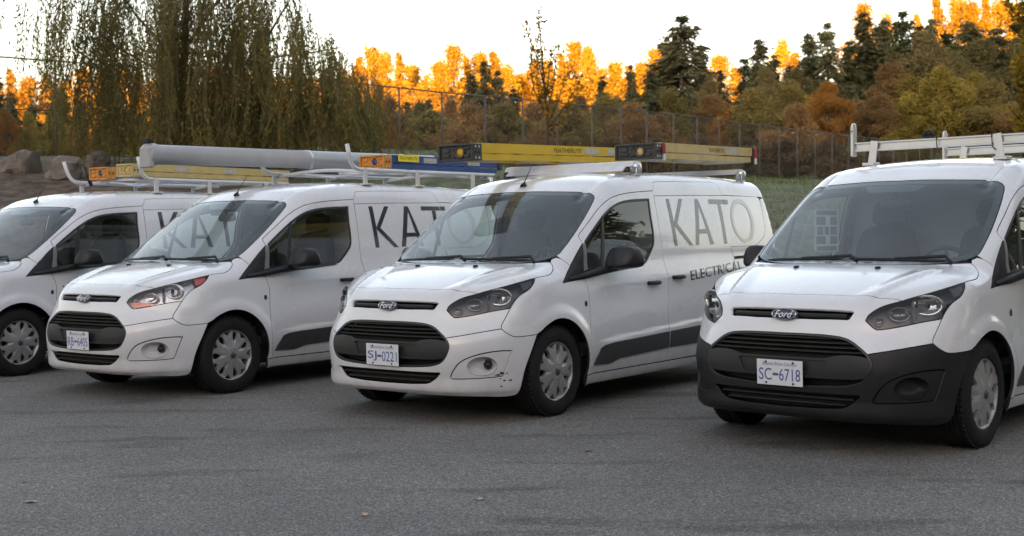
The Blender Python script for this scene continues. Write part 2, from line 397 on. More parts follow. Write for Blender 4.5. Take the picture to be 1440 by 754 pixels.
# ------------------------------------------------------------------ materials of the vans
def paint():
    mt = mat('white_paint', (.66, .668, .69), .28, 0, 1.0)
    t = mt.node_tree; n = t.nodes; l = t.links; p = n['Principled BSDF']
    tc = n['Texture Coordinate'] if 'Texture Coordinate' in n else n.new('ShaderNodeTexCoord')
    sep = n.new('ShaderNodeSeparateXYZ'); l.new(tc.outputs['Object'], sep.inputs[0])
    mr = n.new('ShaderNodeMapRange'); mr.inputs['From Min'].default_value = .15; mr.inputs['From Max'].default_value = .75; mr.inputs['To Min'].default_value = 1; mr.inputs['To Max'].default_value = .0
    l.new(sep.outputs['Z'], mr.inputs['Value'])
    nz = n.new('ShaderNodeTexNoise'); nz.inputs['Scale'].default_value = 7; nz.inputs['Detail'].default_value = 9; nz.inputs['Roughness'].default_value = .65
    l.new(tc.outputs['Object'], nz.inputs['Vector'])
    mu = n.new('ShaderNodeMath'); mu.operation = 'MULTIPLY'; l.new(mr.outputs[0], mu.inputs[0]); l.new(nz.outputs['Fac'], mu.inputs[1])
    m2 = n.new('ShaderNodeMath'); m2.operation = 'MULTIPLY'; m2.inputs[1].default_value = .75; l.new(mu.outputs[0], m2.inputs[0])
    # flecks of road grime
    n2 = n.new('ShaderNodeTexNoise'); n2.inputs['Scale'].default_value = 60; n2.inputs['Detail'].default_value = 3; l.new(tc.outputs['Object'], n2.inputs['Vector'])
    r2 = n.new('ShaderNodeMapRange'); r2.inputs['From Min'].default_value = .66; r2.inputs['From Max'].default_value = .74; r2.inputs['To Max'].default_value = .55; l.new(n2.outputs['Fac'], r2.inputs['Value'])
    m3 = n.new('ShaderNodeMath'); m3.operation = 'MULTIPLY'; l.new(r2.outputs[0], m3.inputs[0]); l.new(mr.outputs[0], m3.inputs[1])
    ad = n.new('ShaderNodeMath'); ad.operation = 'MAXIMUM'; l.new(m2.outputs[0], ad.inputs[0]); l.new(m3.outputs[0], ad.inputs[1])
    # thin film of dust all over
    n3 = n.new('ShaderNodeTexNoise'); n3.inputs['Scale'].default_value = 2.3; n3.inputs['Detail'].default_value = 5; l.new(tc.outputs['Object'], n3.inputs['Vector'])
    r3 = n.new('ShaderNodeMapRange'); r3.inputs['From Min'].default_value = .3; r3.inputs['From Max'].default_value = .75; r3.inputs['To Max'].default_value = .16; l.new(n3.outputs['Fac'], r3.inputs['Value'])
    a2 = n.new('ShaderNodeMath'); a2.operation = 'ADD'; a2.use_clamp = True; l.new(ad.outputs[0], a2.inputs[0]); l.new(r3.outputs[0], a2.inputs[1])
    mx = n.new('ShaderNodeMix'); mx.data_type = 'RGBA'; mx.inputs['A'].default_value = (.66, .668, .69, 1); mx.inputs['B'].default_value = (.22, .205, .19, 1)
    l.new(a2.outputs[0], mx.inputs['Factor']); l.new(mx.outputs['Result'], p.inputs['Base Color'])
    rr = n.new('ShaderNodeMapRange'); rr.inputs['To Min'].default_value = .22; rr.inputs['To Max'].default_value = .75; l.new(a2.outputs[0], rr.inputs['Value']); l.new(rr.outputs[0], p.inputs['Roughness'])
    cw = n.new('ShaderNodeMapRange'); cw.inputs['From Max'].default_value = .6; cw.inputs['To Min'].default_value = 1; cw.inputs['To Max'].default_value = .1; l.new(a2.outputs[0], cw.inputs['Value']); l.new(cw.outputs[0], p.inputs['Coat Weight'])
    return mt
M_PAINT = paint()
M_GAPSHADE = mat('panel_gap_shade', (.012, .012, .012), .8)  # seal black on the inner hems; paints shade into the shut lines
M_BLK = mat('black_plastic', (.012, .012, .0135), .42, spec=.35, bump=(220, .05))
M_DRK = mat('dark_bumper_plastic', (.011, .0115, .013), .46, spec=.28, noise=(9, .5, (.022, .022, .023)), bump=(300, .08))
M_MOUL = mat('moulding_plastic', (.022, .022, .024), .5, noise=(14, .4, (.05, .05, .05)))
M_VOID = mat('grille_void', (.006, .006, .006), .8)
M_SLAT = mat('grille_slat', (.018, .018, .019), .35)
M_BAR = mat('grille_bar', (.018, .019, .021), .42, spec=.3, bump=(300, .06))
M_GLS = glass('windscreen_glass', (.76, .88, .86), 1.62, 0.0, .075)
M_GLD = glass('door_glass', (.62, .68, .66), 1.6)
M_LENS = glass('lens_glass', (.93, .93, .93), 1.45)
M_FRIT = mat('frit_black', (.012, .012, .014), .25)
M_TYRE = mat('tyre_rubber', (.008, .008, .008), .8, spec=.25, noise=(24, .6, (.018, .0175, .017)))
M_COV = mat('wheel_cover_silver', (.34, .34, .34), .36, .4, noise=(18, .45, (.19, .18, .165)))
M_STEEL = mat('steel_wheel_black', (.012, .012, .012), .6)
M_CHR = mat('reflector_chrome', (.75, .75, .76), .12, 1.0)
M_CHD = mat('reflector_smoked', (.20, .20, .21), .18, 1.0)
M_HSG = mat('headlight_housing_dark', (.02, .021, .023), .25)
M_HSC = mat('headlight_housing_chrome', (.42, .42, .43), .22, .9)
M_AMB = mat('amber_reflector', (.62, .10, .03), .2, coat=1)
M_RED = mat('red_reflector', (.45, .03, .02), .2, coat=1)
M_PLT = mat('plate_white', (.62, .64, .68), .45, noise=(30, .25, (.4, .4, .42)))
M_PBL = mat('plate_blue', (.03, .06, .25), .5)
M_LET = mat('lettering_charcoal', (.022, .025, .032), .18, coat=.6)
M_LEG = mat('lettering_pale_grey', (.48, .46, .44), .25, coat=.6)
M_SEAT = mat('seat_cloth', (.045, .047, .05), .85)
M_DASH = mat('dashboard_plastic', (.05, .052, .055), .6)
M_BULK = mat('bulkhead_grey', (.45, .48, .50), .6)
M_UND = mat('underbody_black', (.008, .008, .008), .85)
M_BDG = mat('badge_blue', (.010, .014, .045), .15, coat=1)
M_ALU = mat('aluminium', (.62, .63, .64), .36, .85, noise=(12, .3, (.4, .4, .4)))
M_WRK = mat('rack_white_steel', (.62, .63, .64), .4, .1, noise=(10, .4, (.35, .33, .31)))

# ------------------------------------------------------------------ outlines traced on the body (left half; van frame)
HOOD_F = [(-.195, 0, .934), (-.207, .187, .937), (-.222, .35, .932), (-.25, .50, .923), (-.284, .588, .918), (-.299, .63, .909)]
HL_TOP_IN = [(-.299, .63, .909), (-.214, .547, .877), (-.157, .496, .834), (-.132, .483, .797)]
HL_TOP_OUT = [(-.299, .63, .909), (-.458, .745, .956), (-.575, .806, .983), (-.688, .842, 1.006)]
HL_BACK = [(-.688, .842, 1.006), (-.648, .858, .970), (-.592, .857, .928), (-.515, .836, .890), (-.466, .822, .848), (-.431, .811, .802)]
HL_BOT = [(-.431, .811, .802), (-.32, .733, .785), (-.228, .649, .762), (-.158, .562, .746), (-.141, .532, .753), (-.132, .483, .797)]
HOOD_S = [(-.688, .842, 1.006), (-.841, .850, 1.022), (-.93, .825, 1.050), (-.983, .789, 1.087), (-1.0, .757, 1.110)]
HOOD_R = [(-1.0, .757, 1.110), (-.931, .612, 1.107), (-.866, .449, 1.104), (-.815, .2, 1.104), (-.80, 0, 1.104)]
GR_TOP = [(-.043, 0, .712), (-.05, .15, .712), (-.053, .29, .709), (-.062, .37, .700), (-.069, .425, .680), (-.069, .475, .648), (-.069, .524, .609)]
GR_SIDE = [(-.069, .524, .609), (-.069, .548, .575), (-.064, .555, .538), (-.053, .535, .482), (-.042, .50, .440), (-.032, .44, .418), (-.024, .36, .407), (-.019, .18, .397), (-.019, 0, .395)]
SEAM = [(-.069, .524, .609), (-.125, .612, .626), (-.208, .694, .643), (-.351, .792, .664)]
FF = [(-.431, .811, .802), (-.384, .797, .729), (-.358, .790, .690), (-.351, .792, .664)]
N123 = [(-.351, .792, .664), (-.387, .822, .628), (-.441, .851, .605), (-.54, .886, .606), (-.618, .907, .612)]
ARCH_F = [(-.618, .907, .612), (-.571, .893, .505), (-.518, .874, .382), (-.480, .850, .225)]
BUMP_B = [(-.480, .850, .225), (-.45, .815, .195), (-.25, .70, .20), (-.13, .56, .205), (-.08, .35, .205), (-.07, 0, .205)]
_a0 = math.atan2(.612 - WHZ, -.618 - WHX); _r0 = math.hypot(.612 - WHZ, -.618 - WHX)
def arch(cx, r, a0, a1, n=26): return [(cx + r * math.cos(a), .92, WHZ + r * math.sin(a)) for a in np.linspace(a0, a1, n)]
ARCH_T = [(-.618, .907, .612)] + arch(WHX, .382, _a0 + .12, math.pi + .05)[0:] + [(-1.262, .90, .262)]
DOOR_F = [(-1.320, .898, .262), (-1.302, .92, .40), (-1.297, .924, .537), (-1.292, .911, .707), (-1.297, .901, .86), (-1.258, .888, .985)]
SAIL_F = [(-1.325, .835, 1.250), (-1.254, .836, 1.192), (-1.111, .857, 1.072), (-.965, .89, .960)]
SAIL_B = [(-.965, .89, .960), (-1.258, .888, .985)]
SAIL_R = [(-1.258, .888, .985), (-1.272, .872, 1.045), (-1.30, .85, 1.15), (-1.325, .835, 1.250)]
DOOR_T = [(-1.325, .835, 1.250), (-1.318, .802, 1.290), (-1.345, .789, 1.318), (-1.496, .782, 1.419), (-1.643, .770, 1.513), (-1.783, .765, 1.579), (-1.917, .765, 1.617), (-2.156, .760, 1.646), (-2.498, .757, 1.668)]
B_LINE = [(-2.498, .757, 1.668), (-2.490, .802, 1.459), (-2.484, .841, 1.234), (-2.486, .861, 1.085), (-2.506, .885, .98), (-2.515, .892, .884), (-2.482, .903, .70), (-2.480, .916, .538), (-2.486, .908, .387), (-2.461, .886, .264)]
HEAD = [(-2.498, .757, 1.668), (-2.535, .74, 1.712), (-2.60, .728, 1.745), (-3.20, .72, 1.762), (-3.60, .715, 1.768), (-3.69, .735, 1.735), (-3.739, .759, 1.652)]
C_LINE = [(-3.739, .759, 1.652), (-3.742, .809, 1.425), (-3.726, .847, 1.192), (-3.76, .86, 1.09), (-3.74, .89, .93), (-3.64, .90, .76), (-3.585, .915, .62)]
C_ARCH = [(-3.585, .915, .62)] + arch(WHX - WHB, .382, R(38), R(3), 8)[1:] + [(-3.545, .89, .264)]
WS_EDGE = [(-.822, 0, 1.1), (-.835, .2, 1.11), (-.885, .449, 1.11), (-.95, .612, 1.11), (-1.02, .715, 1.12), (-1.075, .760, 1.15), (-1.129, .772, 1.193), (-1.309, .766, 1.319), (-1.516, .743, 1.472), (-1.66, .715, 1.58), (-1.695, .695, 1.61), (-1.708, .66, 1.63), (-1.708, .60, 1.64)]
WS_TOP = [(-1.708, .60, 1.64), (-1.66, .35, 1.65), (-1.634, 0, 1.65)]
DITCH = [(-1.708, .60, 1.64), (-1.85, .605, 1.72), (-2.1, .61, 1.77), (-2.6, .615, 1.81), (-3.4, .615, 1.83), (-4.2, .61, 1.82), (-4.60, .60, 1.80)]
WIN = [(-1.352, .826, 1.258), (-1.50, .81, 1.357), (-1.649, .80, 1.452), (-1.788, .789, 1.520), (-1.938, .780, 1.564), (-2.130, .775, 1.587), (-2.415, .772, 1.600)]
WIN2 = [(-2.415, .772, 1.600), (-2.396, .803, 1.458), (-2.391, .832, 1.297), (-2.361, .845, 1.211), (-2.245, .858, 1.105), (-2.19, .868, 1.075), (-2.107, .868, 1.060)]
WIN3 = [(-2.107, .868, 1.060), (-1.31, .872, 1.043)]
def c45(o, d): return cast(np.array([o], float), np.array([d], float) / np.linalg.norm(d), .0, 1.2)[0][0]
CORNER = [c45((-4.45, .55, z), (-1, 1, 0)) for z in (.26, .5, .8, 1.1, 1.4, 1.64)]
REAR_T = [c45((-4.4, y, 1.55), (-1, 0, 1)) for y in (.60, .3, 0)]
RT_C = c45((-4.35, .45, 1.5), (-1, 1, .9))
# ------------------------------------------------------------------ prototype van: list of (key, parent key, name, mesh, material)
VAN = []
def part(key, name, me, material, parent=None, label=None):
    if len(me.materials) == 0: me.materials.append(material)
    VAN.append((key, parent, name, me, label)); return key
def both(key, name, args, material, parent=None):
    sl_ = (M_PAINT, M_GAPSHADE) if material is M_PAINT and key not in ('hc1', 'hc2') else None
    part(key + 'L', name, pmesh(name, args, False, sl_), material, parent and parent + 'L'); part(key + 'R', name, pmesh(name, args, True, sl_), material, parent and parent + 'R')
def bothm(key, name, mb, material, parent=None, smooth=False):
    part(key + 'L', name, mesh(name, mb.v, mb.f, smooth), material, parent and parent + 'L')
    part(key + 'R', name, mesh(name, [(x, -y, z) for x, y, z in mb.v], [q[::-1] for q in mb.f], smooth), material, parent and parent + 'R')
def one(key, name, mb, material, parent=None, smooth=False): part(key, name, mesh(name, mb.v, mb.f, smooth), material, parent)
def ell(proj, c, r, n=28):
    u0, v0 = c; return to3(proj, np.array([(u0 + r[0] * math.cos(a), v0 + r[1] * math.sin(a)) for a in np.linspace(0, 2*math.pi, n, endpoint=False)]))
def inset(loop, proj, d): return shrink(dens(loop), proj, d)
def cyls(yz): return to3('front', yz)
def ribbon(proj, uvline, h, d, off, n=None):
    """bar following the surface: line of (u,v), height h (in z), depth d, its front face at offset off"""
    p = to3(proj, uvline); nn = bnormal(p); nn[:, 2] = 0; nn /= np.linalg.norm(nn, axis=1, keepdims=True); z = np.array([0, 0, 1.0])
    prof = [(-.5, -.25), (-.25, 0), (.25, 0), (.5, -.25), (.5, -1), (-.5, -1)]
    V = []; F = []; m_ = len(prof); n = len(p)
    for i in range(n):
        for (a, b) in prof: V.append(p[i] + z * a * h + nn[i] * (off + b * d))
    for i in range(n - 1):
        for k in range(m_):
            k2 = (k + 1) % m_; F.append((i*m_ + k, (i+1)*m_ + k, (i+1)*m_ + k2, i*m_ + k2))
    F.append(tuple(range(m_))); F.append(tuple((n-1)*m_ + k for k in range(m_))[::-1])
    return V, F

# ---- outer panels
hood = sym(join(cr(HOOD_F), cr(HL_TOP_OUT)[1:], cr(HOOD_S)[1:], cr(HOOD_R)[1:]))
part('hood', 'hood', pmesh('hood', panel(hood, 'top', grid=.025), gap_mats=(M_PAINT, M_GAPSHADE)), M_PAINT)
UG = sym([(0, 0, 0)])   # upper slot outline
ug_uv = [(0, .856), (.10, .856), (.25, .855), (.402, .849), (.412, .842), (.395, .805), (.385, .801), (.2, .800), (0, .7995)]
ug = to3('front', np.array(ug_uv + [(-a, b) for a, b in ug_uv[::-1][1:-1]]))
fascia = sym(join(cr(HOOD_F), cr(HL_TOP_IN)[1:], cr(HL_BOT)[::-1][1:], cr(FF)[1:], cr(SEAM)[::-1][1:], cr(GR_TOP)[::-1][1:]))
part('fascia', 'front_fascia', pmesh('front_fascia', panel(fascia, 'cyl', [ug], grid=.02), gap_mats=(M_PAINT, M_GAPSHADE)), M_PAINT)
lg_uv = [(0, .366), (.25, .367), (.40, .3685), (.484, .370), (.487, .364), (.445, .325), (.405, .300), (.37, .289), (.22, .279), (0, .275)]
lg = to3('front', np.array(lg_uv + [(-a, b) for a, b in lg_uv[::-1][1:-1]]))
pod_c = [(-.076, .552, .340), (-.080, .574, .384), (-.099, .615, .440), (-.135, .665, .474), (-.217, .736, .503), (-.325, .801, .514), (-.412, .841, .511)]
pod_c2 = [(-.412, .841, .511), (-.381, .826, .431), (-.352, .807, .345), (-.33, .795, .333), (-.224, .728, .328), (-.094, .585, .326), (-.078, .555, .33)]
pod = join(cr(pod_c), cr(pod_c2)[1:-1])
bumper = sym(join(cr(GR_SIDE)[::-1], cr(SEAM)[1:], cr(N123)[1:], cr(ARCH_F)[1:], cr(BUMP_B)[1:]))
part('bumper', 'front_bumper', pmesh('front_bumper', panel(bumper, 'cyl', [lg, pod, mir(pod)[::-1]], grid=.02), gap_mats=(M_PAINT, M_GAPSHADE)), M_PAINT)
fb = dict(c=(math.atan2(.73, -.215 - CX), .411), r=(.093, .062))
fog_hole = ell('cyl', fb['c'], fb['r'])
both('pod', 'fog_pod', panel(pod, 'cyl', [fog_hole], grid=.02, off=-.006, hem=.0, gap=-.005), M_PAINT)
# fog bowl and lamp
n0 = bnormal(to3('cyl', [fb['c']]))[0]
rings = []
for s_, d_ in ((1.03, -.0065), (.93, -.03), (.8, -.055), (.6, -.07), (.0, -.075)):
    q = ell('cyl', fb['c'], (fb['r'][0] * max(s_, .01), fb['r'][1] * max(s_, .01))); rings.append(q + n0 * d_ + np.array([0, .02, 0]) * (1 - s_))
mb = MB(); nb = len(rings[0]); mb.v = [tuple(p) for r_ in rings for p in r_]
for i in range(len(rings) - 1):
    for k in range(nb): k2 = (k+1) % nb; mb.f.append((i*nb+k, i*nb+k2, (i+1)*nb+k2, (i+1)*nb+k))
bothm('bowl', 'fog_bowl', mb, M_PAINT, 'pod', True)
lc = to3('cyl', [(fb['c'][0] + .045, fb['c'][1] + .003)])[0] - n0 * .045
mb = MB(); mb.add(*sell(lc, (.030, .030, .030), (1, 1), (14, 18))); bothm('fogl', 'fog_lamp', mb, M_BLK, 'pod', True)
fender = join(cr(HL_BACK)[::-1], cr(HOOD_S)[1:], [(-1.03, .745, 1.12), (-1.062, .765, 1.135), (-1.085, .79, 1.12), (-1.118, .85, 1.078)], cr(SAIL_F[2:])[1:], SAIL_B[1:], cr(DOOR_F)[::-1][1:], ARCH_T[::-1], cr(N123)[::-1][1:], cr(FF)[::-1][1:-1])
both('fender', 'fender', panel(fender, 'side', grid=.02), M_PAINT)
door = join(cr(DOOR_F), cr(SAIL_R)[1:], cr(DOOR_T, 4)[1:], B_LINE[1:])
win = join(cr(WIN), cr(WIN2)[1:], WIN3[1:])
both('door', 'front_door', panel(door, 'side', [win], grid=.025), M_PAINT)
chl = [(-2.498, .765, 1.625), (-3.04, .762, 1.640), (-3.739, .759, 1.652)]
sl_head = join(cr(HEAD), chl[::-1])
sldoor = join([chl[0]], B_LINE[1:], [(-3.545, .89, .264)], C_ARCH[::-1][1:], C_LINE[::-1][1:], chl[::-1][1:-1])
both('slide', 'sliding_door', panel(sldoor, 'side', grid=.025), M_PAINT)
both('shead', 'door_header', panel(sl_head, 'roll', grid=.03, gap=.0022), M_PAINT, 'slide')
ins = join([(-3.739, .759, 1.652)], cr([(-4.47, .752, 1.653), (-4.515, .757, 1.635), (-4.531, .763, 1.601)]), cr([(-4.526, .80, 1.45), (-4.516, .815, 1.347), (-4.453, .829, 1.268), (-4.257, .844, 1.19)]), [(-3.726, .847, 1.185), (-3.742, .809, 1.425)])
quarter = join(cr(C_LINE)[[-1]], C_ARCH[:1], arch(WHX - WHB, .382, R(48), R(178), 20), [(-4.40, .88, .27)], [CORNER[0]], CORNER[1:], [(-4.531, .763, 1.640), (-4.531, .763, 1.601)], cr([(-4.526, .80, 1.45), (-4.516, .815, 1.347), (-4.453, .829, 1.268), (-4.257, .844, 1.19)]), [(-3.726, .847, 1.185)], cr(C_LINE[2:])[1:-1])
both('quarter', 'quarter_panel', panel(quarter, 'side', grid=.03), M_PAINT)
both('qins', 'panel_insert', panel(ins, 'side', grid=.03, gap=.002, off=-.002), M_PAINT, 'quarter')
rail = join(cr(WS_EDGE[5:]), cr(DITCH)[1:], [RT_C], [CORNER[-1]], [(-4.531, .763, 1.652), (-3.739, .759, 1.654)], cr(HEAD)[::-1][1:], cr(DOOR_T, 4)[::-1][1:], [(-1.254, .836, 1.192), (-1.118, .85, 1.078), (-1.085, .79, 1.12)])
both('rail', 'roof_side_rail', panel(rail, 'roll', grid=.028), M_PAINT)
roof = sym(join(cr(WS_TOP)[::-1], cr(DITCH)[1:], [REAR_T[0]], REAR_T[1:]))
part('roof', 'roof', pmesh('roof', panel(roof, 'top', grid=.04), gap_mats=(M_PAINT, M_GAPSHADE)), M_PAINT)
rear = sym(join(REAR_T[::-1], [RT_C], CORNER[::-1], [c45((-4.45, 0, .26), (-1, 0, 0))]))
part('rear', 'rear_door', pmesh('rear_door', panel(rear, 'rear', grid=.05), gap_mats=(M_PAINT, M_GAPSHADE)), M_PAINT)
sill = [(-1.268, .90, .257), (-3.55, .88, .257), (-3.56, .85, .185), (-1.29, .85, .185)]
both('sill', 'sill', panel(sill, 'side', grid=.04, hem=.03), M_PAINT)
# ---- glass
ws = sym(join(cr(WS_EDGE), cr(WS_TOP)[1:]))
part('ws', 'windscreen', pmesh('windscreen', panel(ws, 'top', grid=.05, gap=.004, hem=0, off=-.003)), M_GLS)
wsi = inset(ws, 'top', .055)
frv = panel(ws, 'top', [wsi], grid=.05, gap=.004, hem=0, off=-.007)
part('frit', 'black_border', pmesh('black_border', frv), M_FRIT, 'ws')
top_b = [(-1.60, y, 1.6) for y in np.linspace(-.22, .22, 9)]
part('frit2', 'mirror_patch', pmesh('mirror_patch', panel(join(top_b, [(-1.52, .16, 1.57), (-1.52, -.16, 1.57)]), 'top', grid=.05, gap=0, hem=0, off=-.008)), M_FRIT, 'ws')
# cowl strip between hood and glass
cowl = sym(join(cr(HOOD_R)[::-1], cr(WS_EDGE[:5])[::-1]))
part('cowl', 'cowl_strip', pmesh('cowl_strip', panel(cowl, 'top', grid=.03, gap=.001, off=-.012, hem=.02)), M_BLK)
BAR = [(-1.649, .80, 1.452), (-1.548, .868, 1.050)]
bx = lambda d: [(BAR[0][0] + d, .8, BAR[0][2] + d*.62), (BAR[1][0] + d, .868, BAR[1][2])]
glq = join(cr(WIN)[:13], bx(0)[::1], [(-1.31, .872, 1.043)])
gl_q = np.array([p for p in cr(WIN) if p[0] > -1.645])
gl_m = np.array([p for p in cr(WIN) if p[0] < -1.655])
both('dwin', 'door_window', panel(join([(-1.655, .80, 1.456)], gl_m, cr(WIN2)[1:], [(-1.56, .868, 1.050)]), 'side', grid=.06, gap=.004, hem=0, off=-.008), M_GLD, 'door')
both('dqw', 'quarter_window', panel(join(gl_q, [(-1.643, .80, 1.449), (-1.54, .868, 1.049), (-1.31, .872, 1.043)]), 'side', grid=.06, gap=.004, hem=0, off=-.008), M_GLD, 'door')
both('dwt', 'window_seal', panel(win, 'side', [inset(win, 'side', .017)], grid=.05, gap=.001, hem=.008, off=-.003), M_BLK, 'door')
both('dwb', 'window_divider', panel([(-1.638, .8, 1.450), (-1.662, .8, 1.464), (-1.572, .868, 1.052), (-1.538, .868, 1.052)], 'side', grid=.05, gap=0, hem=.012, off=.001), M_BLK, 'door')
both('sail', 'mirror_sail', panel(join(cr(SAIL_F), SAIL_B[1:], cr(SAIL_R)[1:-1]), 'side', grid=.04, gap=.002, hem=.012, off=.004), M_BLK, 'door')
both('sailr', 'quarter_trim', panel([(-1.276, .872, 1.047), (-1.304, .85, 1.15), (-1.330, .835, 1.246), (-1.352, .83, 1.245), (-1.345, .85, 1.15), (-1.325, .872, 1.047)], 'side', grid=.05, gap=0, hem=.01, off=.003), mat('quarter_trim_grey', (.16, .15, .15), .5), 'door')
# mirror: arm along the belt and shell
mb = MB()
v_, f_ = sell((0, 0, 0), (.095, .135, .086), (.42, .42), (20, 32), fn=lambda p: Vector((p.x * (1 - .30 * p.z / .086) - .025 * (p.y / .12)**2, p.y * (1 - .10 * max(0, p.z) / .086), p.z - .012 * (p.y / .125)**2 * (p.z > 0) + .010 * p.y / .125)))
Mm = Matrix.Rotation(R(-8), 3, 'Z')
mb.add([Mm @ p + Vector((-1.56, 1.035, 1.132)) for p in v_], f_)
bothm('mirror', 'wing_mirror', mb, M_BLK, 'door', True)
mb = MB()
mb.tube([(-1.06, .885, .985), (-1.25, .90, 1.005), (-1.42, .93, 1.035), (-1.55, .99, 1.055)], [.016, .026, .030, .024], 10)
bothm('mirarm', 'mirror_arm', mb, M_BLK, 'door', True)
belt = [(-1.262, .885, .992), (-1.30, .87, 1.028), (-2.11, .868, 1.049), (-2.17, .868, 1.058), (-2.16, .87, 1.038), (-1.75, .88, 1.018), (-1.5, .885, .992)]
both('belt', 'belt_moulding', panel([(-1.264, .885, .990), (-1.274, .87, 1.040), (-1.32, .87, 1.046), (-2.11, .868, 1.063), (-2.15, .868, 1.055), (-1.80, .88, 1.030), (-1.45, .885, 1.005)], 'side', grid=.05, gap=0, hem=.014, off=.006), M_BLK, 'door')
# mouldings, handles, side repeaters, sliding-door track
m1 = [(-1.342, .907, .330), (-1.44, .914, .452), (-1.50, .915, .470), (-1.62, .916, .480), (-2.466, .917, .507), (-2.474, .906, .377), (-1.705, .902, .352), (-1.60, .899, .328), (-1.56, .899, .322)]
both('mould', 'door_moulding', panel(m1, 'side', grid=.05, gap=0, hem=.014, off=.010), M_MOUL, 'door')
m2 = [(-2.498, .917, .508), (-3.50, .917, .540), (-3.535, .915, .50), (-3.54, .91, .378), (-2.500, .906, .377)]
both('mould2', 'door_moulding', panel(m2, 'side', grid=.06, gap=0, hem=.014, off=.010), M_MOUL, 'slide')
def handle(x, z):
    mb = MB(); y = float(to3('side', [(x, z)])[0, 1])
    mb.add(*sell((x, y + .030, z), (.088, .012, .017), (.5, .6), (12, 22)))
    mb.add(*sell((x + .07, y + .012, z), (.016, .022, .016), (.6, .6), (8, 12))); mb.add(*sell((x - .065, y + .012, z), (.018, .022, .018), (.6, .6), (8, 12)))
    return mb
bothm('h1', 'door_handle', handle(-2.25, .915), M_BLK, 'door', True)
bothm('h2', 'door_handle', handle(-2.66, .948), M_BLK, 'slide', True)
for k_, (hx, hz) in (('hc1', (-2.235, .915)), ('hc2', (-2.675, .948))):
    both(k_, 'handle_recess', panel(ell('side', (hx, hz), (.062, .042)), 'side', grid=.03, gap=0, hem=.002, off=.0012), M_MOUL if False else M_PAINT, 'door' if k_ == 'hc1' else 'slide')
both('rep', 'side_repeater', panel(ell('side', (-1.245, .797), (.014, .021), 14), 'side', grid=.02, gap=0, hem=.008, off=.006), M_STEEL, 'fender')
both('track', 'door_track', panel([(-3.775, .86, 1.098), (-4.62, .84, 1.112), (-4.62, .85, 1.088), (-3.77, .865, 1.072)], 'side', grid=.06, gap=0, hem=.004, off=.002), M_VOID, 'quarter')
# ---- headlights
hl = join(cr(HL_TOP_OUT), cr(HL_BACK)[1:], cr(HL_BOT)[1:], cr(HL_TOP_IN)[::-1][1:-1])
both('hl', 'headlight', panel(hl, 'cyl', grid=.03, gap=.002, hem=.0, off=-.060), M_HSG)
mb = MB(); lp = shrink(dens(hl), 'cyl', .003); nn_ = bnormal(lp); nl = len(lp)
mb.v = [tuple(p) for p in (lp + nn_ * 0.0)] + [tuple(p) for p in (lp - nn_ * .062)]
mb.f = [(i, (i+1) % nl, nl + (i+1) % nl, nl + i) for i in range(nl)]
bothm('hlw', 'housing_wall', mb, M_HSG, 'hl', True)
both('hll', 'lens', panel(hl, 'cyl', grid=.025, gap=.003, hem=0, off=.001), M_LENS, 'hl')
def bowl(c, d, r, dep):
    d = Vector(d).normalized(); Mq = Matrix.Translation(Vector(c)) @ d.to_track_quat('Z', 'Y').to_matrix().to_4x4(); mb = MB()
    mb.lathe([(r * .12, -dep)] + [(r * t, -dep + dep * t**2) for t in (.25, .45, .65, .85, 1.0)] + [(r * 1.02, -.004), (r * 1.02, -.02)], 28, Mq @ Matrix.Diagonal((1.28 if r > .03 else 1.0, .86, 1, 1))); return mb
mb = bowl((-.405, .735, .880), (1, .45, 0.0), .068, .05); bothm('rf1', 'reflector', mb, M_CHR, 'hl', True)
mb = bowl((-.262, .628, .830), (1, .4, 0.0), .048, .04); bothm('rf2', 'reflector', mb, M_CHD, 'hl', True)
mb = bowl((-.180, .545, .790), (1, .35, 0.0), .028, .02); bothm('rf3', 'reflector', mb, M_CHD, 'hl', True)
mb = MB(); mb.add(*sell((-.392, .742, .880), (.016, .016, .024), (1, 1), (10, 14))); bothm('bulb', 'bulb', mb, M_HSG, 'hl', True)
mb = MB(); mb.box((-.335, .70, .850), (.010, .006, .060), Matrix.Rotation(R(24), 3, 'Z')); bothm('divid', 'divider_fin', mb, M_CHD, 'hl')
both('mkr', 'corner_reflector', panel([(-.560, .80, .975), (-.66, .84, .998), (-.642, .858, .968), (-.596, .857, .936), (-.55, .85, .93)], 'cyl', grid=.03, gap=.004, hem=.01, off=-.012), M_MOUL, 'hl')
both('mkr2', 'inner_reflector', panel([(-.150, .50, .795), (-.20, .57, .80), (-.25, .64, .79), (-.235, .655, .770), (-.165, .565, .753), (-.15, .535, .76)], 'cyl', grid=.03, gap=.003, hem=.01, off=-.016), M_HSG, 'hl')
# ---- upper slot, badge
part('ugb', 'upper_grille', pmesh('upper_grille', panel(ug, 'front', grid=.04, gap=-.004, hem=0, off=-.045)), M_VOID)
yy = np.linspace(-.375, .375, 25)
part('ugs', 'grille_bar', mesh('grille_bar', *ribbon('front', [(y, .818) for y in yy], .026, .03, -.006), smooth=False), M_BAR, 'ugb')
Mb_ = Matrix.Translation(Vector((-.058, 0, .822))) @ Vector((1, 0, .28)).normalized().to_track_quat('Z', 'Y').to_matrix().to_4x4()
def ellp(prof, a, b):
    mb = MB(); mb.lathe(prof, 40, Mb_ @ Matrix.Diagonal((a, b, 1, 1))); return mb
one('badge', 'badge', ellp([(1.0, -.02), (1.0, .004), (.97, .007), (.001, .009)], .088, .036), M_BDG, None, True)
one('badger', 'badge_ring', ellp([(.93, .0074), (.93, .0092), (.87, .0096), (.87, .0082)], .088, .036), mat('badge_silver', (.55, .55, .56), .25, .9), 'badge', True)
tv, tf = text_mesh('Ford', .062)
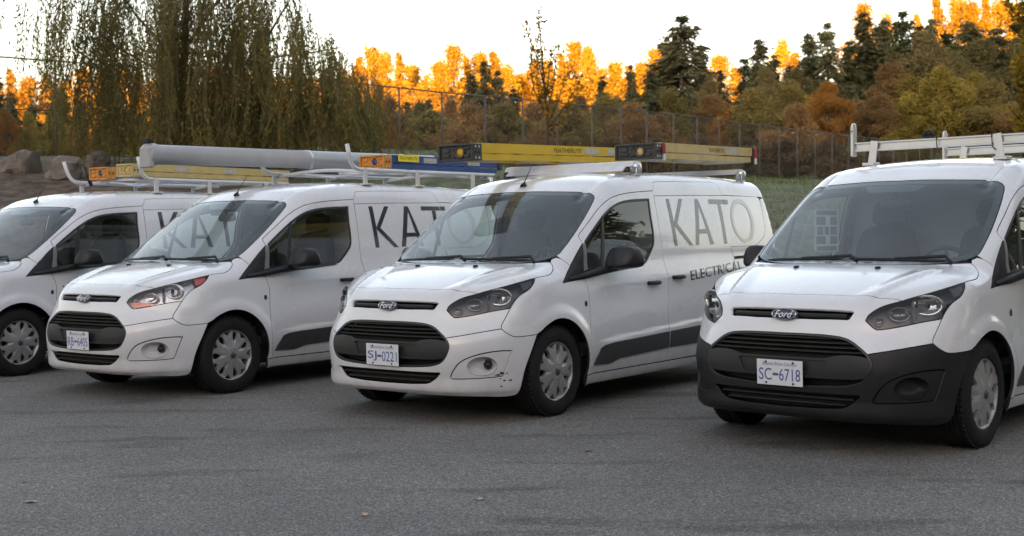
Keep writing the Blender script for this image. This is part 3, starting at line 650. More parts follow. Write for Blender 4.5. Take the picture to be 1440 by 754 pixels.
tv = tv - [(tv[:, 0].min() + tv[:, 0].max()) / 2, (tv[:, 1].min() + tv[:, 1].max()) / 2, 0]; tv[:, 0] = tv[:, 0] * .95 + tv[:, 1] * .35
part('badget', 'badge_script', mesh('badge_script', [Mb_ @ Vector((x, y, .0115)) for x, y, z in tv], tf), mat('badge_script_white', (.75, .75, .75), .3), 'badge')
# ---- main grille
mg = sym(join(cr(GR_TOP), cr(GR_SIDE)[1:]))
part('mg', 'main_grille', pmesh('main_grille', panel(mg, 'front', grid=.05, gap=-.006, hem=0, off=-.075)), M_VOID)
mg2 = inset(mg, 'front', .011)
part('mgr', 'grille_surround', pmesh('grille_surround', panel(mg, 'front', [mg2], grid=.05, gap=.001, hem=.03, off=-.003)), M_SLAT, 'mg')
GP = np.array([(p[1], p[2]) for p in cr(GR_TOP + GR_SIDE[1:])])
def half_w(z):
    ys = [a[0] + (z - a[1]) * (b[0] - a[0]) / (b[1] - a[1]) for a, b in zip(GP[:-1], GP[1:]) if (a[1] - z) * (b[1] - z) <= 0 and a[1] != b[1]]
    return max(ys) if ys else .3
for i, z in enumerate((.690, .664, .638, .612)):
    w = half_w(z) - .012; part('sl%d' % i, 'grille_slat', mesh('grille_slat', *ribbon('front', [(y, z) for y in np.linspace(-w, w, 23)], .013, .03, -.018)), M_SLAT, 'mg')
bar_t = [(0, .574), (.27, .575), (.295, .579), (.345, .594), (.40, .600), (.47, .598), (.53, .585), (.543, .570)]
bar_b = [(.547, .535), (.535, .495), (.51, .470), (.47, .462), (.3, .458), (0, .455)]
bar_uv = bar_t + bar_b; bar3 = to3('front', np.array(bar_uv + [(-a, b) for a, b in bar_uv[::-1][1:-1]]))
rc_uv = [(0, .562), (.268, .563), (.292, .560), (.296, .553), (.268, .470), (0, .466)]; rc3 = to3('front', np.array(rc_uv + [(-a, b) for a, b in rc_uv[::-1][1:-1]]))
part('bar', 'bumper_beam', pmesh('bumper_beam', panel(bar3, 'front', [rc3], grid=.04, gap=0, hem=.03, off=-.002)), M_BAR, 'mg')
part('rec', 'plate_recess', pmesh('plate_recess', panel(rc3, 'front', grid=.06, gap=-.002, hem=0, off=-.018)), M_BAR, 'mg')
# ---- lower grille
part('lg', 'lower_grille', pmesh('lower_grille', panel(lg, 'front', grid=.05, gap=-.005, hem=0, off=-.07)), M_VOID)
for i, (z, w) in enumerate(((.340, .445), (.307, .395))):
    part('ls%d' % i, 'grille_slat', mesh('grille_slat', *ribbon('front', [(y, z) for y in np.linspace(-w, w, 19)], .012, .035, -.02)), M_SLAT, 'lg')
# ---- plate (characters are added per van)
PM = Matrix.Translation(Vector((.004, 0, .477))) @ Matrix(((0, 0, 1, 0), (1, 0, 0, 0), (0, 1, 0, 0), (0, 0, 0, 1))) @ Matrix.Rotation(R(1.5), 4, 'X')
mb = MB(); mb.bbox((0, 0, 0), (.1525, .076, .0018), .0008); mb.v = [tuple(PM @ Vector(p)) for p in mb.v]; one('plate', 'number_plate', mb, M_PLT)
for i, (a, b) in enumerate(((-.09, .062), (.09, .062), (-.09, -.062), (.09, -.062))):
    mb = MB(); mb.lathe([(.0065, 0), (.0065, .004), (.0, .005)], 12, PM @ Matrix.Translation(Vector((a, b, .001)))); one('bolt%d' % i, 'bolt', mb, M_VOID, 'plate')
# ---- wheels
def wheel_cover(kind):
    RC = .222
    holes = []
    if kind == 0:
        for k in range(7):
            a = 2*math.pi*k/7; h = []
            for t in np.linspace(0, 2*math.pi, 16, endpoint=False):
                r = .156 + .039 * math.cos(t); w = .0235 * math.sin(t) * (1 + .45 * math.cos(t)); h.append((r * math.cos(a) - w * math.sin(a) - .0, r * math.sin(a) + w * math.cos(a)))
            holes.append(h); a += math.pi/7
            holes.append([(r * math.cos(a + d), r * math.sin(a + d)) for r, d in ((.204, -.21), (.204, -.10), (.204, 0), (.204, .10), (.204, .21), (.188, .11), (.164, 0), (.188, -.11))])
    else:
        for k in range(10):
            a = 2*math.pi*k/10 + .1; w = .165 if k % 2 else .105; r0 = .125 if k % 2 else .15
            holes.append([(r * math.cos(a + d), r * math.sin(a + d)) for r, d in ((.2, -w), (.204, -w*.4), (.204, w*.4), (.2, w), ((r0+.2)/2, w*.8), (r0, w*.35), (r0, -w*.35), ((r0+.2)/2, -w*.8))])
    outer = [(RC * math.cos(a), RC * math.sin(a)) for a in np.linspace(0, 2*math.pi, 72, endpoint=False)]
    loops = [np.array(outer)] + [np.array(h) for h in holes]
    G = [(r * math.cos(a), r * math.sin(a)) for r in (.0, .018, .034, .040, .052, .065, .085, .105, .125, .145, .165, .185, .198, .206, .212) for a in np.linspace(0, 2*math.pi, max(1, int(8 + r * 300)), endpoint=False)]
    G = np.array(G); k = np.ones(len(G), bool)
    for h in loops[1:]: k &= ~inpoly(G, h)
    allb = np.vstack(loops); G = G[k]; G = G[np.min(np.hypot(G[:, None, 0]-allb[None, :, 0], G[:, None, 1]-allb[None, :, 1]), 1) > .005]
    uv = np.vstack(loops + [G]); ed = []; b = 0
    for l in loops: n = len(l); ed += [(b+i, b+(i+1) % n) for i in range(n)]; b += n
    res = delaunay_2d_cdt([Vector(p) for p in uv], ed, [], 0, 1e-7); vo = np.array([p[:] for p in res[0]]); tr = np.array(res[2]); cen = vo[tr].mean(1)
    k = inpoly(cen, loops[0])
    for h in loops[1:]: k &= ~inpoly(cen, h)
    tr = tr[k]
    rr = np.hypot(vo[:, 0], vo[:, 1]); th = np.arctan2(vo[:, 1], vo[:, 0]); ns = 7 if kind == 0 else 5
    zz = np.interp(rr, [0, .03, .036, .045, .06, .10, .16, .20, .208, .216, .222], [.010, .010, .004, .006, .004, -.002, -.008, -.014, -.002, 0.0, -.012])
    fold = np.abs(((th * ns / (2*math.pi) + .5) % 1.0) - .5) * 2        # ridges between blades
    zz = zz - .010 * (1 - sst(fold, .0, .45)) * sst(rr, .05, .12) * (1 - sst(rr, .19, .205))
    V = [(x, y, z) for (x, y), z in zip(vo, zz)]; F = [tuple(t) for t in tr]
    # hole walls
    b = 0
    for li, l in enumerate(loops):
        n = len(l); o_ = len(V); V += [(x, y, float(z) - .022) for (x, y), z in zip(vo[b:b+n], zz[b:b+n])]
        F += [(b+i, o_+i, o_+(i+1) % n, b+(i+1) % n) for i in range(n)]; b += n
    return V, F
def tyre():
    mb = MB(); w = .1025
    mb.lathe([(.212, w - .012), (.220, w - .004), (.235, w), (.262, w + .004), (.290, w), (.306, w - .008), (.318, w - .022), (.3245, w - .045), (.3255, w - .060), (.319, w - .0605), (.319, w - .068), (.326, w - .0685), (.3265, .018), (.319, .0178), (.319, .010), (.3265, .0098),
              (.3265, -.0098), (.319, -.010), (.319, -.018), (.3265, -.0182), (.326, -w + .06), (.318, -w + .022), (.290, -w), (.235, -w), (.212, -w + .012)], 72)
    # tread blocks at the shoulder
    for k in range(60):
        a = 2*math.pi*k/60; c, s_ = math.cos(a), math.sin(a)
        for sg in (1, -1):
            Mq = Matrix(((c, -s_, 0), (s_, c, 0), (0, 0, 1))); mb.box((.3215*c, .3215*s_, sg*(w - .034)), (.0055, .011, .016), Mq @ Matrix.Rotation(R(sg*24), 3, 'Y'))
    return mb
TY = tyre(); CV = [wheel_cover(0), wheel_cover(1)]
def wheel_parts():
    for k, (x, y) in enumerate(((WHX, 1), (WHX, -1), (WHX - WHB, 1), (WHX - WHB, -1))):
        Mw = Matrix.Translation(Vector((x, y * .789, WHZ))) @ Matrix.Rotation(R(-90 * y), 4, 'X') @ Matrix.Rotation(R(37 * k), 4, 'Z')
        t = MB(); t.v = [tuple(Mw @ Vector(p)) for p in TY.v]; t.f = TY.f; one('ty%d' % k, 'wheel', t, M_TYRE, None, True)
        for q in range(2):
            V, F = CV[q]; me = mesh('wheel_cover', [Mw @ Vector((a, b, c + .093)) for a, b, c in V], F, False); part('cv%d_%d' % (k, q), 'wheel_cover', me, M_COV, 'ty%d' % k)
        d = MB(); d.lathe([(.215, .088), (.215, .055), (.12, .035), (.0, .035)], 40, Mw); one('rim%d' % k, 'rim', d, M_STEEL, 'ty%d' % k, True)
        h = MB(); h.lathe([(.030, .1035), (.029, .106), (.0, .1065)], 24, Mw); one('cap%d' % k, 'hub_cap', h, mat('hub_cap_dark', (.05, .05, .055), .3), 'ty%d' % k, True)
wheel_parts()
# wheel housings and underside
for x in (WHX, WHX - WHB):
    for s_ in (1, -1):
        mb = MB(); pr = [(x + .41 * math.cos(a), WHZ + .41 * math.sin(a)) for a in np.linspace(-.25, math.pi + .25, 24)]
        b = len(mb.v)
        for (px_, pz_) in pr: mb.v += [(px_, s_ * (.83 if x > -2 else .86), pz_), (px_, s_ * .58, pz_)]
        for i in range(23): mb.f.append((b+2*i, b+2*i+1, b+2*i+3, b+2*i+2))
        mb.f.append(tuple(b + 2*i + 1 for i in range(24)))
        one('liner%d%d' % (x < -2, s_), 'wheel_arch_liner', mb, M_UND)
mb = MB(); mb.bbox((-2.42, 0, .30), (1.13, .80, .085), .03); mb.bbox((-.62, 0, .30), (.16, .56, .09), .03); mb.box((-.36, 0, .33), (.14, .62, .10)); mb.bbox((-1.0, 0, .33), (.4, .57, .07), .02); mb.bbox((-4.05, 0, .33), (.62, .56, .06), .02); mb.bbox((-4.55, 0, .33), (.16, .74, .08), .02)
mb.tube([(WHX, -.7, WHZ), (WHX, .7, WHZ)], .05, 10); mb.tube([(WHX - WHB, -.7, WHZ - .05), (WHX - WHB, .7, WHZ - .05)], .06, 10)
one('under', 'underbody', mb, M_UND)
# ---- cabin
bz = np.linspace(.32, 1.72, 15); cs = to3('side', [(-2.55, z) for z in bz])[:, 1] - .04; mb = MB()
for dx in (-.01, .01): mb.v += [(-2.55 + dx, y, z) for y, z in zip(cs, bz)] + [(-2.55 + dx, -y, z) for y, z in zip(cs[::-1], bz[::-1])]
mb.f = [tuple(range(30))[::-1], tuple(range(30, 60))] + [(k, (k + 1) % 30, 30 + (k + 1) % 30, 30 + k) for k in range(30)]; one('bulk', 'bulkhead', mb, M_BULK)
mb = MB(); mb.box((-1.75, 0, .42), (.80, .80, .03)); one('floor', 'cabin_floor', mb, M_DASH)
prof = [(-.93, 1.02), (-1.05, 1.055), (-1.30, 1.045), (-1.42, 1.0), (-1.45, .93), (-1.36, .70), (-1.2, .5), (-.95, .5)]
mb = MB(); nb = len(prof)
for y in np.linspace(-.80, .80, 17):
    hump = .035 * math.exp(-((y - .37) / .16)**2)
    mb.v += [(x, y, z + (hump if i in (1, 2, 3) else 0)) for i, (x, z) in enumerate(prof)]
for i in range(16):
    for k in range(nb): k2 = (k+1) % nb; mb.f.append((i*nb+k, i*nb+k2, (i+1)*nb+k2, (i+1)*nb+k))
one('dash', 'dashboard', mb, M_DASH, None, True)
Ms = Matrix.Translation(Vector((-1.62, .37, 1.035))) @ Vector((-.88, 0, .47)).to_track_quat('Z', 'Y').to_matrix().to_4x4()
mb = MB(); mb.tube([Ms @ Vector((.185 * math.cos(a), .185 * math.sin(a), 0)) for a in np.linspace(0, 2*math.pi, 37)], .016, 8, False)
for a in (0, 2.3, 4.0): mb.tube([Ms @ Vector((0, 0, -.02)), Ms @ Vector((.18 * math.cos(a + math.pi/2), .18 * math.sin(a + math.pi/2), 0))], .014, 6)
mb.lathe([(.07, -.05), (.07, .0), (.05, .012), (.0, .014)], 20, Ms)
one('steer', 'steering_wheel', mb, M_BLK, None, True)
def seat(y):
    mb = MB(); Ry = Matrix.Rotation(R(-14), 3, 'Y')
    mb.add(*sell((-1.98, y, .66), (.27, .25, .10), (.45, .4), (12, 24))); mb.add(*sell((-2.27, y, 1.0), (.085, .24, .36), (.5, .45), (14, 24), Ry)); mb.add(*sell((-2.37, y, 1.44), (.05, .14, .10), (.55, .5), (10, 20), Ry))
    mb.tube([(-2.36, y - .06, 1.28), (-2.37, y - .06, 1.4)], .008, 6); mb.tube([(-2.36, y + .06, 1.28), (-2.37, y + .06, 1.4)], .008, 6)
    mb.box((-1.98, y, .5), (.2, .2, .06)); return mb
one('seat1', 'seat', seat(.40), M_SEAT, None, True); one('seat2', 'seat', seat(-.40), M_SEAT, None, True)
mb = MB(); mb.add(*sell((-1.60, 0, 1.50), (.012, .12, .035), (.5, .5), (8, 18))); mb.tube([(-1.60, 0, 1.53), (-1.56, 0, 1.60)], .008, 6); one('rvm', 'rear_view_mirror', mb, M_BLK, None, True)
# headlining closes the cabin from above
hd = panel(sym(join(cr([(-1.74, .56, 1.7), (-2.0, .58, 1.77), (-2.55, .58, 1.8)]), [(-2.55, 0, 1.84)], )), 'top', grid=.1, gap=0, hem=0, off=-.05) if False else None
# ---- wipers, washer jets, aerial
def on(x, y, d):
    p = to3('top', [(x, y)]); return Vector(p[0] + bnormal(p)[0] * d)
def wiper(y0, y1, ya):
    xe = lambda y: -.862 - .22 * y * y
    mb = MB(); ys_ = np.linspace(y0, y1, 12); mb.tube([on(xe(y), y, .016) for y in ys_], [.005] + [.011] * 10 + [.005], 6)
    mb.tube([on(-.845 - .2 * ya * ya, ya, .012), on(xe(ya) - .01, ya - .05, .034), on(xe(.5 * (y0 + y1)), .5 * (y0 + y1), .026)], [.014, .012, .008], 6)
    return mb
one('wip1', 'wiper', wiper(-.62, -.03, .08), M_BLK, None, True); one('wip2', 'wiper', wiper(.02, .62, .66), M_BLK, None, True)
for i, s_ in enumerate((1, -1)):
    mb = MB(); p = on(-.715, s_ * .282, .004); mb.add(*sell(p, (.022, .016, .010), (.7, .7), (8, 12))); one('jet%d' % i, 'washer_jet', mb, M_BLK, None, True)
mb = MB(); a0 = on(-1.715, 0, 0); mb.lathe([(.03, 0), (.028, .01), (.012, .035), (.006, .045)], 14, Matrix.Translation(a0) @ Matrix.Rotation(R(-25), 4, 'Y')); mb.tube([a0 + Vector((0, 0, .02)), a0 + Vector((-.13, 0, .19))], [.005, .0025], 6); one('aerial', 'aerial', mb, M_BLK, None, True)
mb = MB(); mb.add(*sell(on(-1.62, .34, 0), (.05, .04, .004), (.6, .8), (6, 12))); 

# ---- lettering on the flank (flat print, follows the sheet)
def decal(key, name, poly_xz, material, parent, off=.0016):
    p = np.array([(x, 0, z) for x, z in poly_xz]); p3 = to3('side', [(x, z) for x, z in poly_xz])
    part(key, name, pmesh(name, panel(p3, 'side', grid=.05, gap=0, hem=0, off=off, step=.03)), material, parent)
decal('K1', 'letter_stroke', [(-2.682, 1.604), (-2.738, 1.604), (-2.756, 1.205), (-2.700, 1.205)], M_LET, 'slideL')
decal('K2', 'letter_stroke', [(-2.748, 1.400), (-2.905, 1.606), (-2.968, 1.606), (-2.803, 1.395), (-3.032, 1.206), (-2.962, 1.206), (-2.752, 1.375)], M_LET, 'slideL')
decal('A1', 'letter_stroke', [(-3.192, 1.610), (-3.232, 1.610), (-3.240, 1.560), (-3.135, 1.209), (-3.072, 1.208)], M_LET, 'slideL')
decal('A2', 'letter_stroke', [(-3.233, 1.610), (-3.252, 1.610), (-3.412, 1.212), (-3.345, 1.211), (-3.241, 1.545)], M_LET, 'slideL')
decal('A3', 'letter_stroke', [(-3.163, 1.345), (-3.300, 1.347), (-3.314, 1.308), (-3.152, 1.306)], M_LET, 'slideL', .002)
decal('T1', 'letter_stroke', [(-3.445, 1.612), (-3.735, 1.614), (-3.735, 1.572), (-3.445, 1.570)], M_LET, 'slideL')
decal('T1b', 'letter_stroke', [(-3.745, 1.614), (-3.822, 1.615), (-3.822, 1.573), (-3.745, 1.572)], M_LET, 'quarterL')
decal('T2', 'letter_stroke', [(-3.607, 1.569), (-3.664, 1.569), (-3.667, 1.214), (-3.610, 1.213)], M_LET, 'slideL')
def ring(key, cx, cz, rx, rz, w, a0, a1, material):
    aa = np.linspace(a0, a1, 40); o_ = [(cx - rx * math.cos(a), cz + rz * math.sin(a)) for a in aa]
    i_ = [(cx - (rx - w * (math.sin((a - a0) / (a1 - a0) * math.pi)**.5 + .08)) * math.cos(a), cz + (rz - .9 * w * (math.sin((a - a0) / (a1 - a0) * math.pi)**.5 + .08)) * math.sin(a)) for a in aa[::-1]]
    decal(key, 'letter_stroke', o_ + i_, material, 'quarterL')
ring('O1', -4.055, 1.420, .235, .205, .042, R(-60), R(215), M_LEG)
ring('O2', -4.045, 1.412, .205, .190, .030, R(100), R(415), M_LEG)
tv, tf = text_mesh('ELECTRICAL', 1.0)
w_ = tv[:, 0].max() - tv[:, 0].min(); tv[:, 0] -= tv[:, 0].min(); hgt = .729
L_ = .99
pts_ = np.array([(-2.893 - L_ * x / w_, .912 + .050 * (L_ * x / w_) / .76 + y / hgt * .085) for x, y, z in tv])
p3 = to3('side', pts_); p3 = p3 + bnormal(p3) * .0045
part('ELEC', 'lettering', mesh('lettering', p3, [q[::-1] for q in tf]), M_LET, 'slideL')

# ------------------------------------------------------------------ the vans
VANS = [(-5.994, 11.8163, -2.16685), (-3.6107, 10.3611, -2.21793), (-.9228, 8.8306, -2.21052), (1.5899, 7.4273, -2.29998)]
def make_van(i, plate, label, cover, dark=False, letters=True, chrome=False, aerial=True):
    root = empty('panel_van', (VANS[i][0], VANS[i][1], 0), VANS[i][2]); tag(root, label, 'van', 'white vans parked in a row')
    ob = {}
    for key, par, name, me, lab in VAN:
        if key.startswith('cv') and int(key[-1]) != cover: continue
        if not letters and key in ('K1', 'K2', 'A1', 'A2', 'A3', 'T1', 'T1b', 'T2', 'O1', 'O2', 'ELEC'): continue
        if dark and key.startswith('fogl'): continue
        if not aerial and key == 'aerial': continue
        if not chrome and key.startswith('mkr2'): continue
        o = bpy.data.objects.new(name, me); COL.objects.link(o); o.parent = ob[par] if par else root; ob[key] = o
    def over(k, m_):
        o = ob[k]; o.material_slots[0].link = 'OBJECT'; o.material_slots[0].material = m_
    if dark:
        for k in ('bumper', 'podL', 'podR', 'bowlL', 'bowlR'): over(k, M_DRK)
        ob['bumper']['label'] = 'unpainted dark grey plastic bumper'
    if chrome:
        for k in ('hlL', 'hlR', 'hlwL', 'hlwR'): over(k, M_HSC)
        for k in ('rf2L', 'rf2R', 'rf3L', 'rf3R'): over(k, M_CHR)
        for s_ in 'LR': over('mkr' + s_, M_RED); over('mkr2' + s_, M_AMB); ob['hl' + s_]['label'] = 'clear headlight with amber and red reflectors'
    if i == 2:      # parking scuffs on the bumper corner
        rs = random.Random(5)
        for k in range(9):
            u = math.atan2(.80 + rs.uniform(-.05, .03), -.34 - CX + rs.uniform(-.07, .03)); v_ = .325 + rs.uniform(-.06, .06); n_ = rs.randint(6, 9); sz = rs.uniform(.004, .012)
            lp_ = to3('cyl', [(u + sz * 1.6 * math.cos(a) * rs.uniform(.5, 1.2), v_ + sz * math.sin(a) * rs.uniform(.4, 1.1)) for a in np.linspace(0, 2*math.pi, n_, endpoint=False)])
            obj('scuff', mesh('scuff', lp_ + bnormal(lp_) * .0015, [tuple(range(n_))]), M_MOUL, ob['bumper'])
    # number plate characters
    if plate is None: return root, ob
    a, b = plate
    for s_, x0, x1 in ((a, -.138, -.052), (b, -.002, .138)):
        tv, tf = text_mesh(s_, 1.0); tv[:, 0] -= tv[:, 0].min(); tv[:, 1] -= tv[:, 1].min(); sx = (x1 - x0) / tv[:, 0].max(); sy = .072 / tv[:, 1].max()
        obj('plate_characters', mesh('plate_characters', [PM @ Vector((x0 + x * sx, -.047 + y * sy, .0026)) for x, y, z in tv], tf), M_PBL, ob['plate'])
    mb = MB(); mb.bbox((-.027, -.010, .0022), (.017, .008, .0006), .0003); mb.box((-.044, -.012, .0022), (.004, .003, .0005)); mb.box((-.008, -.012, .0022), (.004, .003, .0005)); mb.v = [tuple(PM @ Vector(p)) for p in mb.v]
    mb.build('flag_emblem', mat('plate_flag', (.06, .09, .16), .5), ob['plate'])
    tv, tf = text_mesh('Beautiful British Columbia', 1.0); tv[:, 0] -= (tv[:, 0].min() + tv[:, 0].max()) / 2; sx = .225 / (tv[:, 0].max() - tv[:, 0].min())
    obj('plate_characters', mesh('plate_characters', [PM @ Vector((x * sx + y * sx * .2, .043 + y * sx * 1.25, .0026)) for x, y, z in tv], tf), M_PBL, ob['plate'])
    return root, ob
VO = []
VO.append(make_van(0, None, 'white panel van with pipe rack and bent-up rail end, beside the boulders', 0))
VO.append(make_van(1, ('RB', '6405'), 'white panel van carrying a fat grey tube, amber headlight reflectors, plate RB 6405', 0, chrome=True))
VO.append(make_van(2, ('SJ', '0221'), 'white panel van with yellow stepladders on its roof, plate SJ 0221', 0))
VO.append(make_van(3, ('SC', '6718'), 'white panel van with unpainted dark bumper and empty aluminium rack, plate SC 6718', 1, dark=True, aerial=False, letters=False))
# ------------------------------------------------------------------ roof racks and loads
def vmat(i): return Matrix.Translation(Vector((VANS[i][0], VANS[i][1], 0))) @ Matrix.Rotation(VANS[i][2], 4, 'Z')
def vroot(name, i, loc, ry=0.0, rz=0.0):
    o = empty(name); o.matrix_world = vmat(i) @ Matrix.Translation(Vector(loc)) @ Matrix.Rotation(rz, 4, 'Z') @ Matrix.Rotation(ry, 4, 'Y'); return o
def roofz(x, y): return float(to3('top', [(x, y)])[0, 2])
M_YEL = mat('fibreglass_yellow', (.60, .40, .015), .5, noise=(9, .5, (.42, .28, .03)))
M_PAL = mat('fibreglass_faded', (.55, .42, .16), .6, noise=(11, .6, (.33, .25, .11)))
M_BLU = mat('fibreglass_blue', (.02, .06, .22), .5, noise=(9, .5, (.05, .08, .17)))
M_ORG = mat('ladder_cap_orange', (.62, .25, .02), .55, noise=(24, .7, (.25, .12, .04)))
M_CAPB = mat('ladder_cap_black', (.016, .016, .017), .42, noise=(30, .7, (.06, .06, .06)))
M_STK = mat('sticker_pale', (.55, .55, .50), .5, noise=(60, .8, (.15, .15, .15)))
M_STY = mat('sticker_yellow', (.75, .62, .02), .5)
M_PVC = mat('conduit_grey', (.36, .37, .38), .38, noise=(5, .5, (.24, .24, .24)), bump=(40, .05))
M_STRAP = mat('strap_red', (.30, .02, .02), .6)
def step_ladder(i, loc, L, rail, cap, label, wh=(.17, .25), ry=0.0, rz=0.0, text=None, capl=.12, steps=7, flip=False):
    """folded step ladder lying flat, head at local x = 0, foot at x = -L"""
    t = vroot('step_ladder', i, loc, ry, rz); tag(t, label, 'ladder', 'stepladders tied on the van roofs')
    for s_ in (1, -1):
        for lev, (z0, h, x1) in enumerate(((.036, .040, -L), (-.040, .024, -L + .06))):
            a = Vector((-capl + .02, s_ * wh[0], z0)); b = Vector((x1, s_ * wh[1], z0)); d = (b - a).normalized(); n = Vector((-d.y, d.x, 0)) * s_
            if n.y * s_ < 0: n = -n
            mb = MB()
            for (o0, o1, zz0, zz1) in ((0, .006, -h, h), (-.028, 0, h - .006, h), (-.028, 0, -h, -h + .006)):   # channel: web and two flanges
                q = [a + n*o0 + Vector((0, 0, zz0)), a + n*o1 + Vector((0, 0, zz0)), a + n*o1 + Vector((0, 0, zz1)), a + n*o0 + Vector((0, 0, zz1))]
                q2 = [p + (b - a) for p in q]; mb.add(q + q2, [(0, 1, 2, 3), (7, 6, 5, 4), (0, 4, 5, 1), (1, 5, 6, 2), (2, 6, 7, 3), (3, 7, 4, 0)])
            r_ = mb.build('rail', rail, t)
            if lev == 0 and s_ == 1 and text:
                tv, tf = text_mesh('FEATHERLITE', 1.0); w = tv[:, 0].max() - tv[:, 0].min(); tv[:, 0] -= tv[:, 0].min(); sx = text[1] / w
                T = [a + d * (text[0] + x * sx * 1.0 + y * .012) + n * .0075 + Vector((0, 0, -.020 + y * .052)) for x, y, z in tv]
                obj('lettering', mesh('lettering', T, tf), M_VOID, r_)
            if lev == 0 and s_ == 1:
                for (u0, u1, m_) in ((text[0] + text[1] + .05 if text else .5, text[0] + text[1] + .27 if text else .7, M_STK), (text[0] + text[1] + .42 if text else 1.2, text[0] + text[1] + .66 if text else 1.4, M_STK)):
                    if u1 > (b - a).length: continue
                    k = MB(); k.add([a + d*u0 + n*.0075 + Vector((0, 0, -.028)), a + d*u1 + n*.0075 + Vector((0, 0, -.028)), a + d*u1 + n*.0075 + Vector((0, 0, .024)), a + d*u0 + n*.0075 + Vector((0, 0, .024))], [(0, 1, 2, 3)]); k.build('sticker', m_, r_)
    for k in range(steps):
        u = (k + .7) / steps; x = -capl - .05 + (-L + capl + .05) * u; w = wh[0] + (wh[1] - wh[0]) * u - .005
        mb = MB(); mb.bbox((x, 0, .045), (.040, w, .012), .003); mb.box((x + .036, 0, .030), (.003, w, .012)); mb.box((x - .036, 0, .030), (.003, w, .012)); mb.build('step', M_ALU, t)
        if k % 2 == 0: mb = MB(); mb.box((x, 0, -.05), (.012, w, .02)); mb.build('brace', M_ALU, t)
    # moulded top cap: face plate with raised rim, tool ring and slots, short side cheeks
    mb = MB(); w = wh[0] + .020; hz = .070
    mb.bbox((-.060, 0, 0), (.050, w - .004, hz - .004), .010)
    for s_ in (1, -1):
        mb.bbox((-.055, s_ * (w - .008), 0), (.062, .010, hz), .005); mb.bbox((-.052, 0, s_ * (hz - .008)), (.062, w - .02, .009), .004)
    for (y, z, hy, hh) in ((-.55, .3, .16, .25), (-.55, -.35, .2, .18), (-.15, .45, .10, .14), (.62, .45, .18, .12), (.62, -.4, .14, .2), (-.12, -.5, .12, .10)): mb.bbox((-.008, y * w, z * hz), (.010, hy * w, hh * hz), .004)
    c_ = mb.build('top_cap', cap, t)
    My = Matrix.Translation(Vector((-.010, .22 * w, 0))) @ Matrix.Rotation(R(90), 4, 'Y')
    mb = MB(); mb.lathe([(.054, -.01), (.054, .012), (.040, .014), (.038, -.002)], 26, My); mb.build('tool_ring', cap, c_, True)
    mb = MB(); mb.lathe([(.037, 0), (.037, .0035), (.0, .004)], 20, My); mb.build('tool_hole', rail, c_, True)
    for q in (-.03, -.075):
        for z in (-.045, 0, .045):
            mb = MB(); mb.lathe([(.010, -.004), (.010, .0035), (.0, .0036)], 12, Matrix.Translation(Vector((q, w + .002, z))) @ Matrix.Rotation(R(-90), 4, 'X')); mb.build('bolt', M_ALU if z else M_VOID, c_)
    for s_ in (1, -1):
        mb = MB(); mb.bbox((-L, s_ * wh[1], .03), (.03, .02, .06), .006); mb.build('foot', M_CAPB, t)
    return t
def pipe_arc(p0, p1, p2, n=6):
    p0, p1, p2 = Vector(p0), Vector(p1), Vector(p2); return [p0.lerp(p1, t).lerp(p1.lerp(p2, t), t) for t in np.linspace(0, 1, n)]
def pipe_rack(i, label):
    t = vroot('roof_rack', i, (-3.5, 0, 1.82)); tag(t, label, 'roof rack', 'bent pipe ladder racks')
    O = Vector((3.5, 0, -1.82))
    def P(*p): return Vector(p) + O
    for s_ in (1, -1):
        mb = MB(); z = 1.965
        mb.tube([P(-2.54, s_*.64, z + .235), P(-2.575, s_*.635, z + .12)] + [Vector(q) for q in pipe_arc(P(-2.585, s_*.63, z + .10), P(-2.62, s_*.62, z), P(-2.74, s_*.62, z))] + [P(-3.5, s_*.62, z), P(-4.85, s_*.62, z + .01)], .021, 10)
        mb.build('side_rail', M_WRK, t, True)
        for x in (-2.78, -3.55, -4.45):
            zr = roofz(x, .64); mb = MB(); mb.bbox(P(x, s_*.645, (zr + z) / 2), (.028, .008, (z - zr) / 2 + .015), .003); mb.bbox(P(x, s_*.66, zr + .006), (.06, .035, .008), .004); mb.build('foot', M_WRK, t)
    for x in (-2.82, -3.55, -4.45):
        mb = MB(); mb.tube([P(x, y, 1.935 + .045 * (1 - (y / .64)**2)) for y in np.linspace(-.64, .64, 13)], .017, 8); mb.build('crossbar', M_WRK, t, True)
    mb = MB(); mb.tube([P(-2.82, .25, 1.945), P(-3.55, .5, 1.945)], .012, 8); mb.build('brace', M_ALU, t, True)
    mb = MB(); mb.tube([P(-2.82, -.25, 1.945), P(-3.55, -.5, 1.945)], .012, 8); mb.build('brace', M_ALU, t, True)
    return t
r1 = pipe_rack(0, 'white bent pipe rack on the van beside the boulders')
r2 = pipe_rack(1, 'white bent pipe rack carrying the fat grey tube')
mb = MB(); o_ = Vector((3.5, 0, -1.82)); mb.tube([Vector((-2.80, -.50, 1.93)) + o_, Vector((-2.74, -.53, 2.14)) + o_], .022, 8); mb.build('ladder_stop', M_BLK, r1, True)
mb = MB(); mb.tube([Vector((-4.72, .55, 1.93)) + o_, Vector((-4.72, .68, 1.93)) + o_, Vector((-4.72, .69, 1.86)) + o_], .024, 8); mb.bbox(Vector((-4.72, .66, 1.835)) + o_, (.05, .03, .02), .005); mb.build('rear_clamp', M_ALU, r2, True)
# loads of the first van: blue ladder with orange cap, faded ladder
step_ladder(0, (-2.67, -.20, 2.055), 2.1, M_BLU, M_ORG, 'blue stepladder with orange cap on the van beside the boulders', (.14, .22))
step_ladder(0, (-2.55, .40, 2.065), 2.4, M_PAL, M_PAL, 'faded yellow ladder lying under the end of the fat grey tube', (.11, .18))
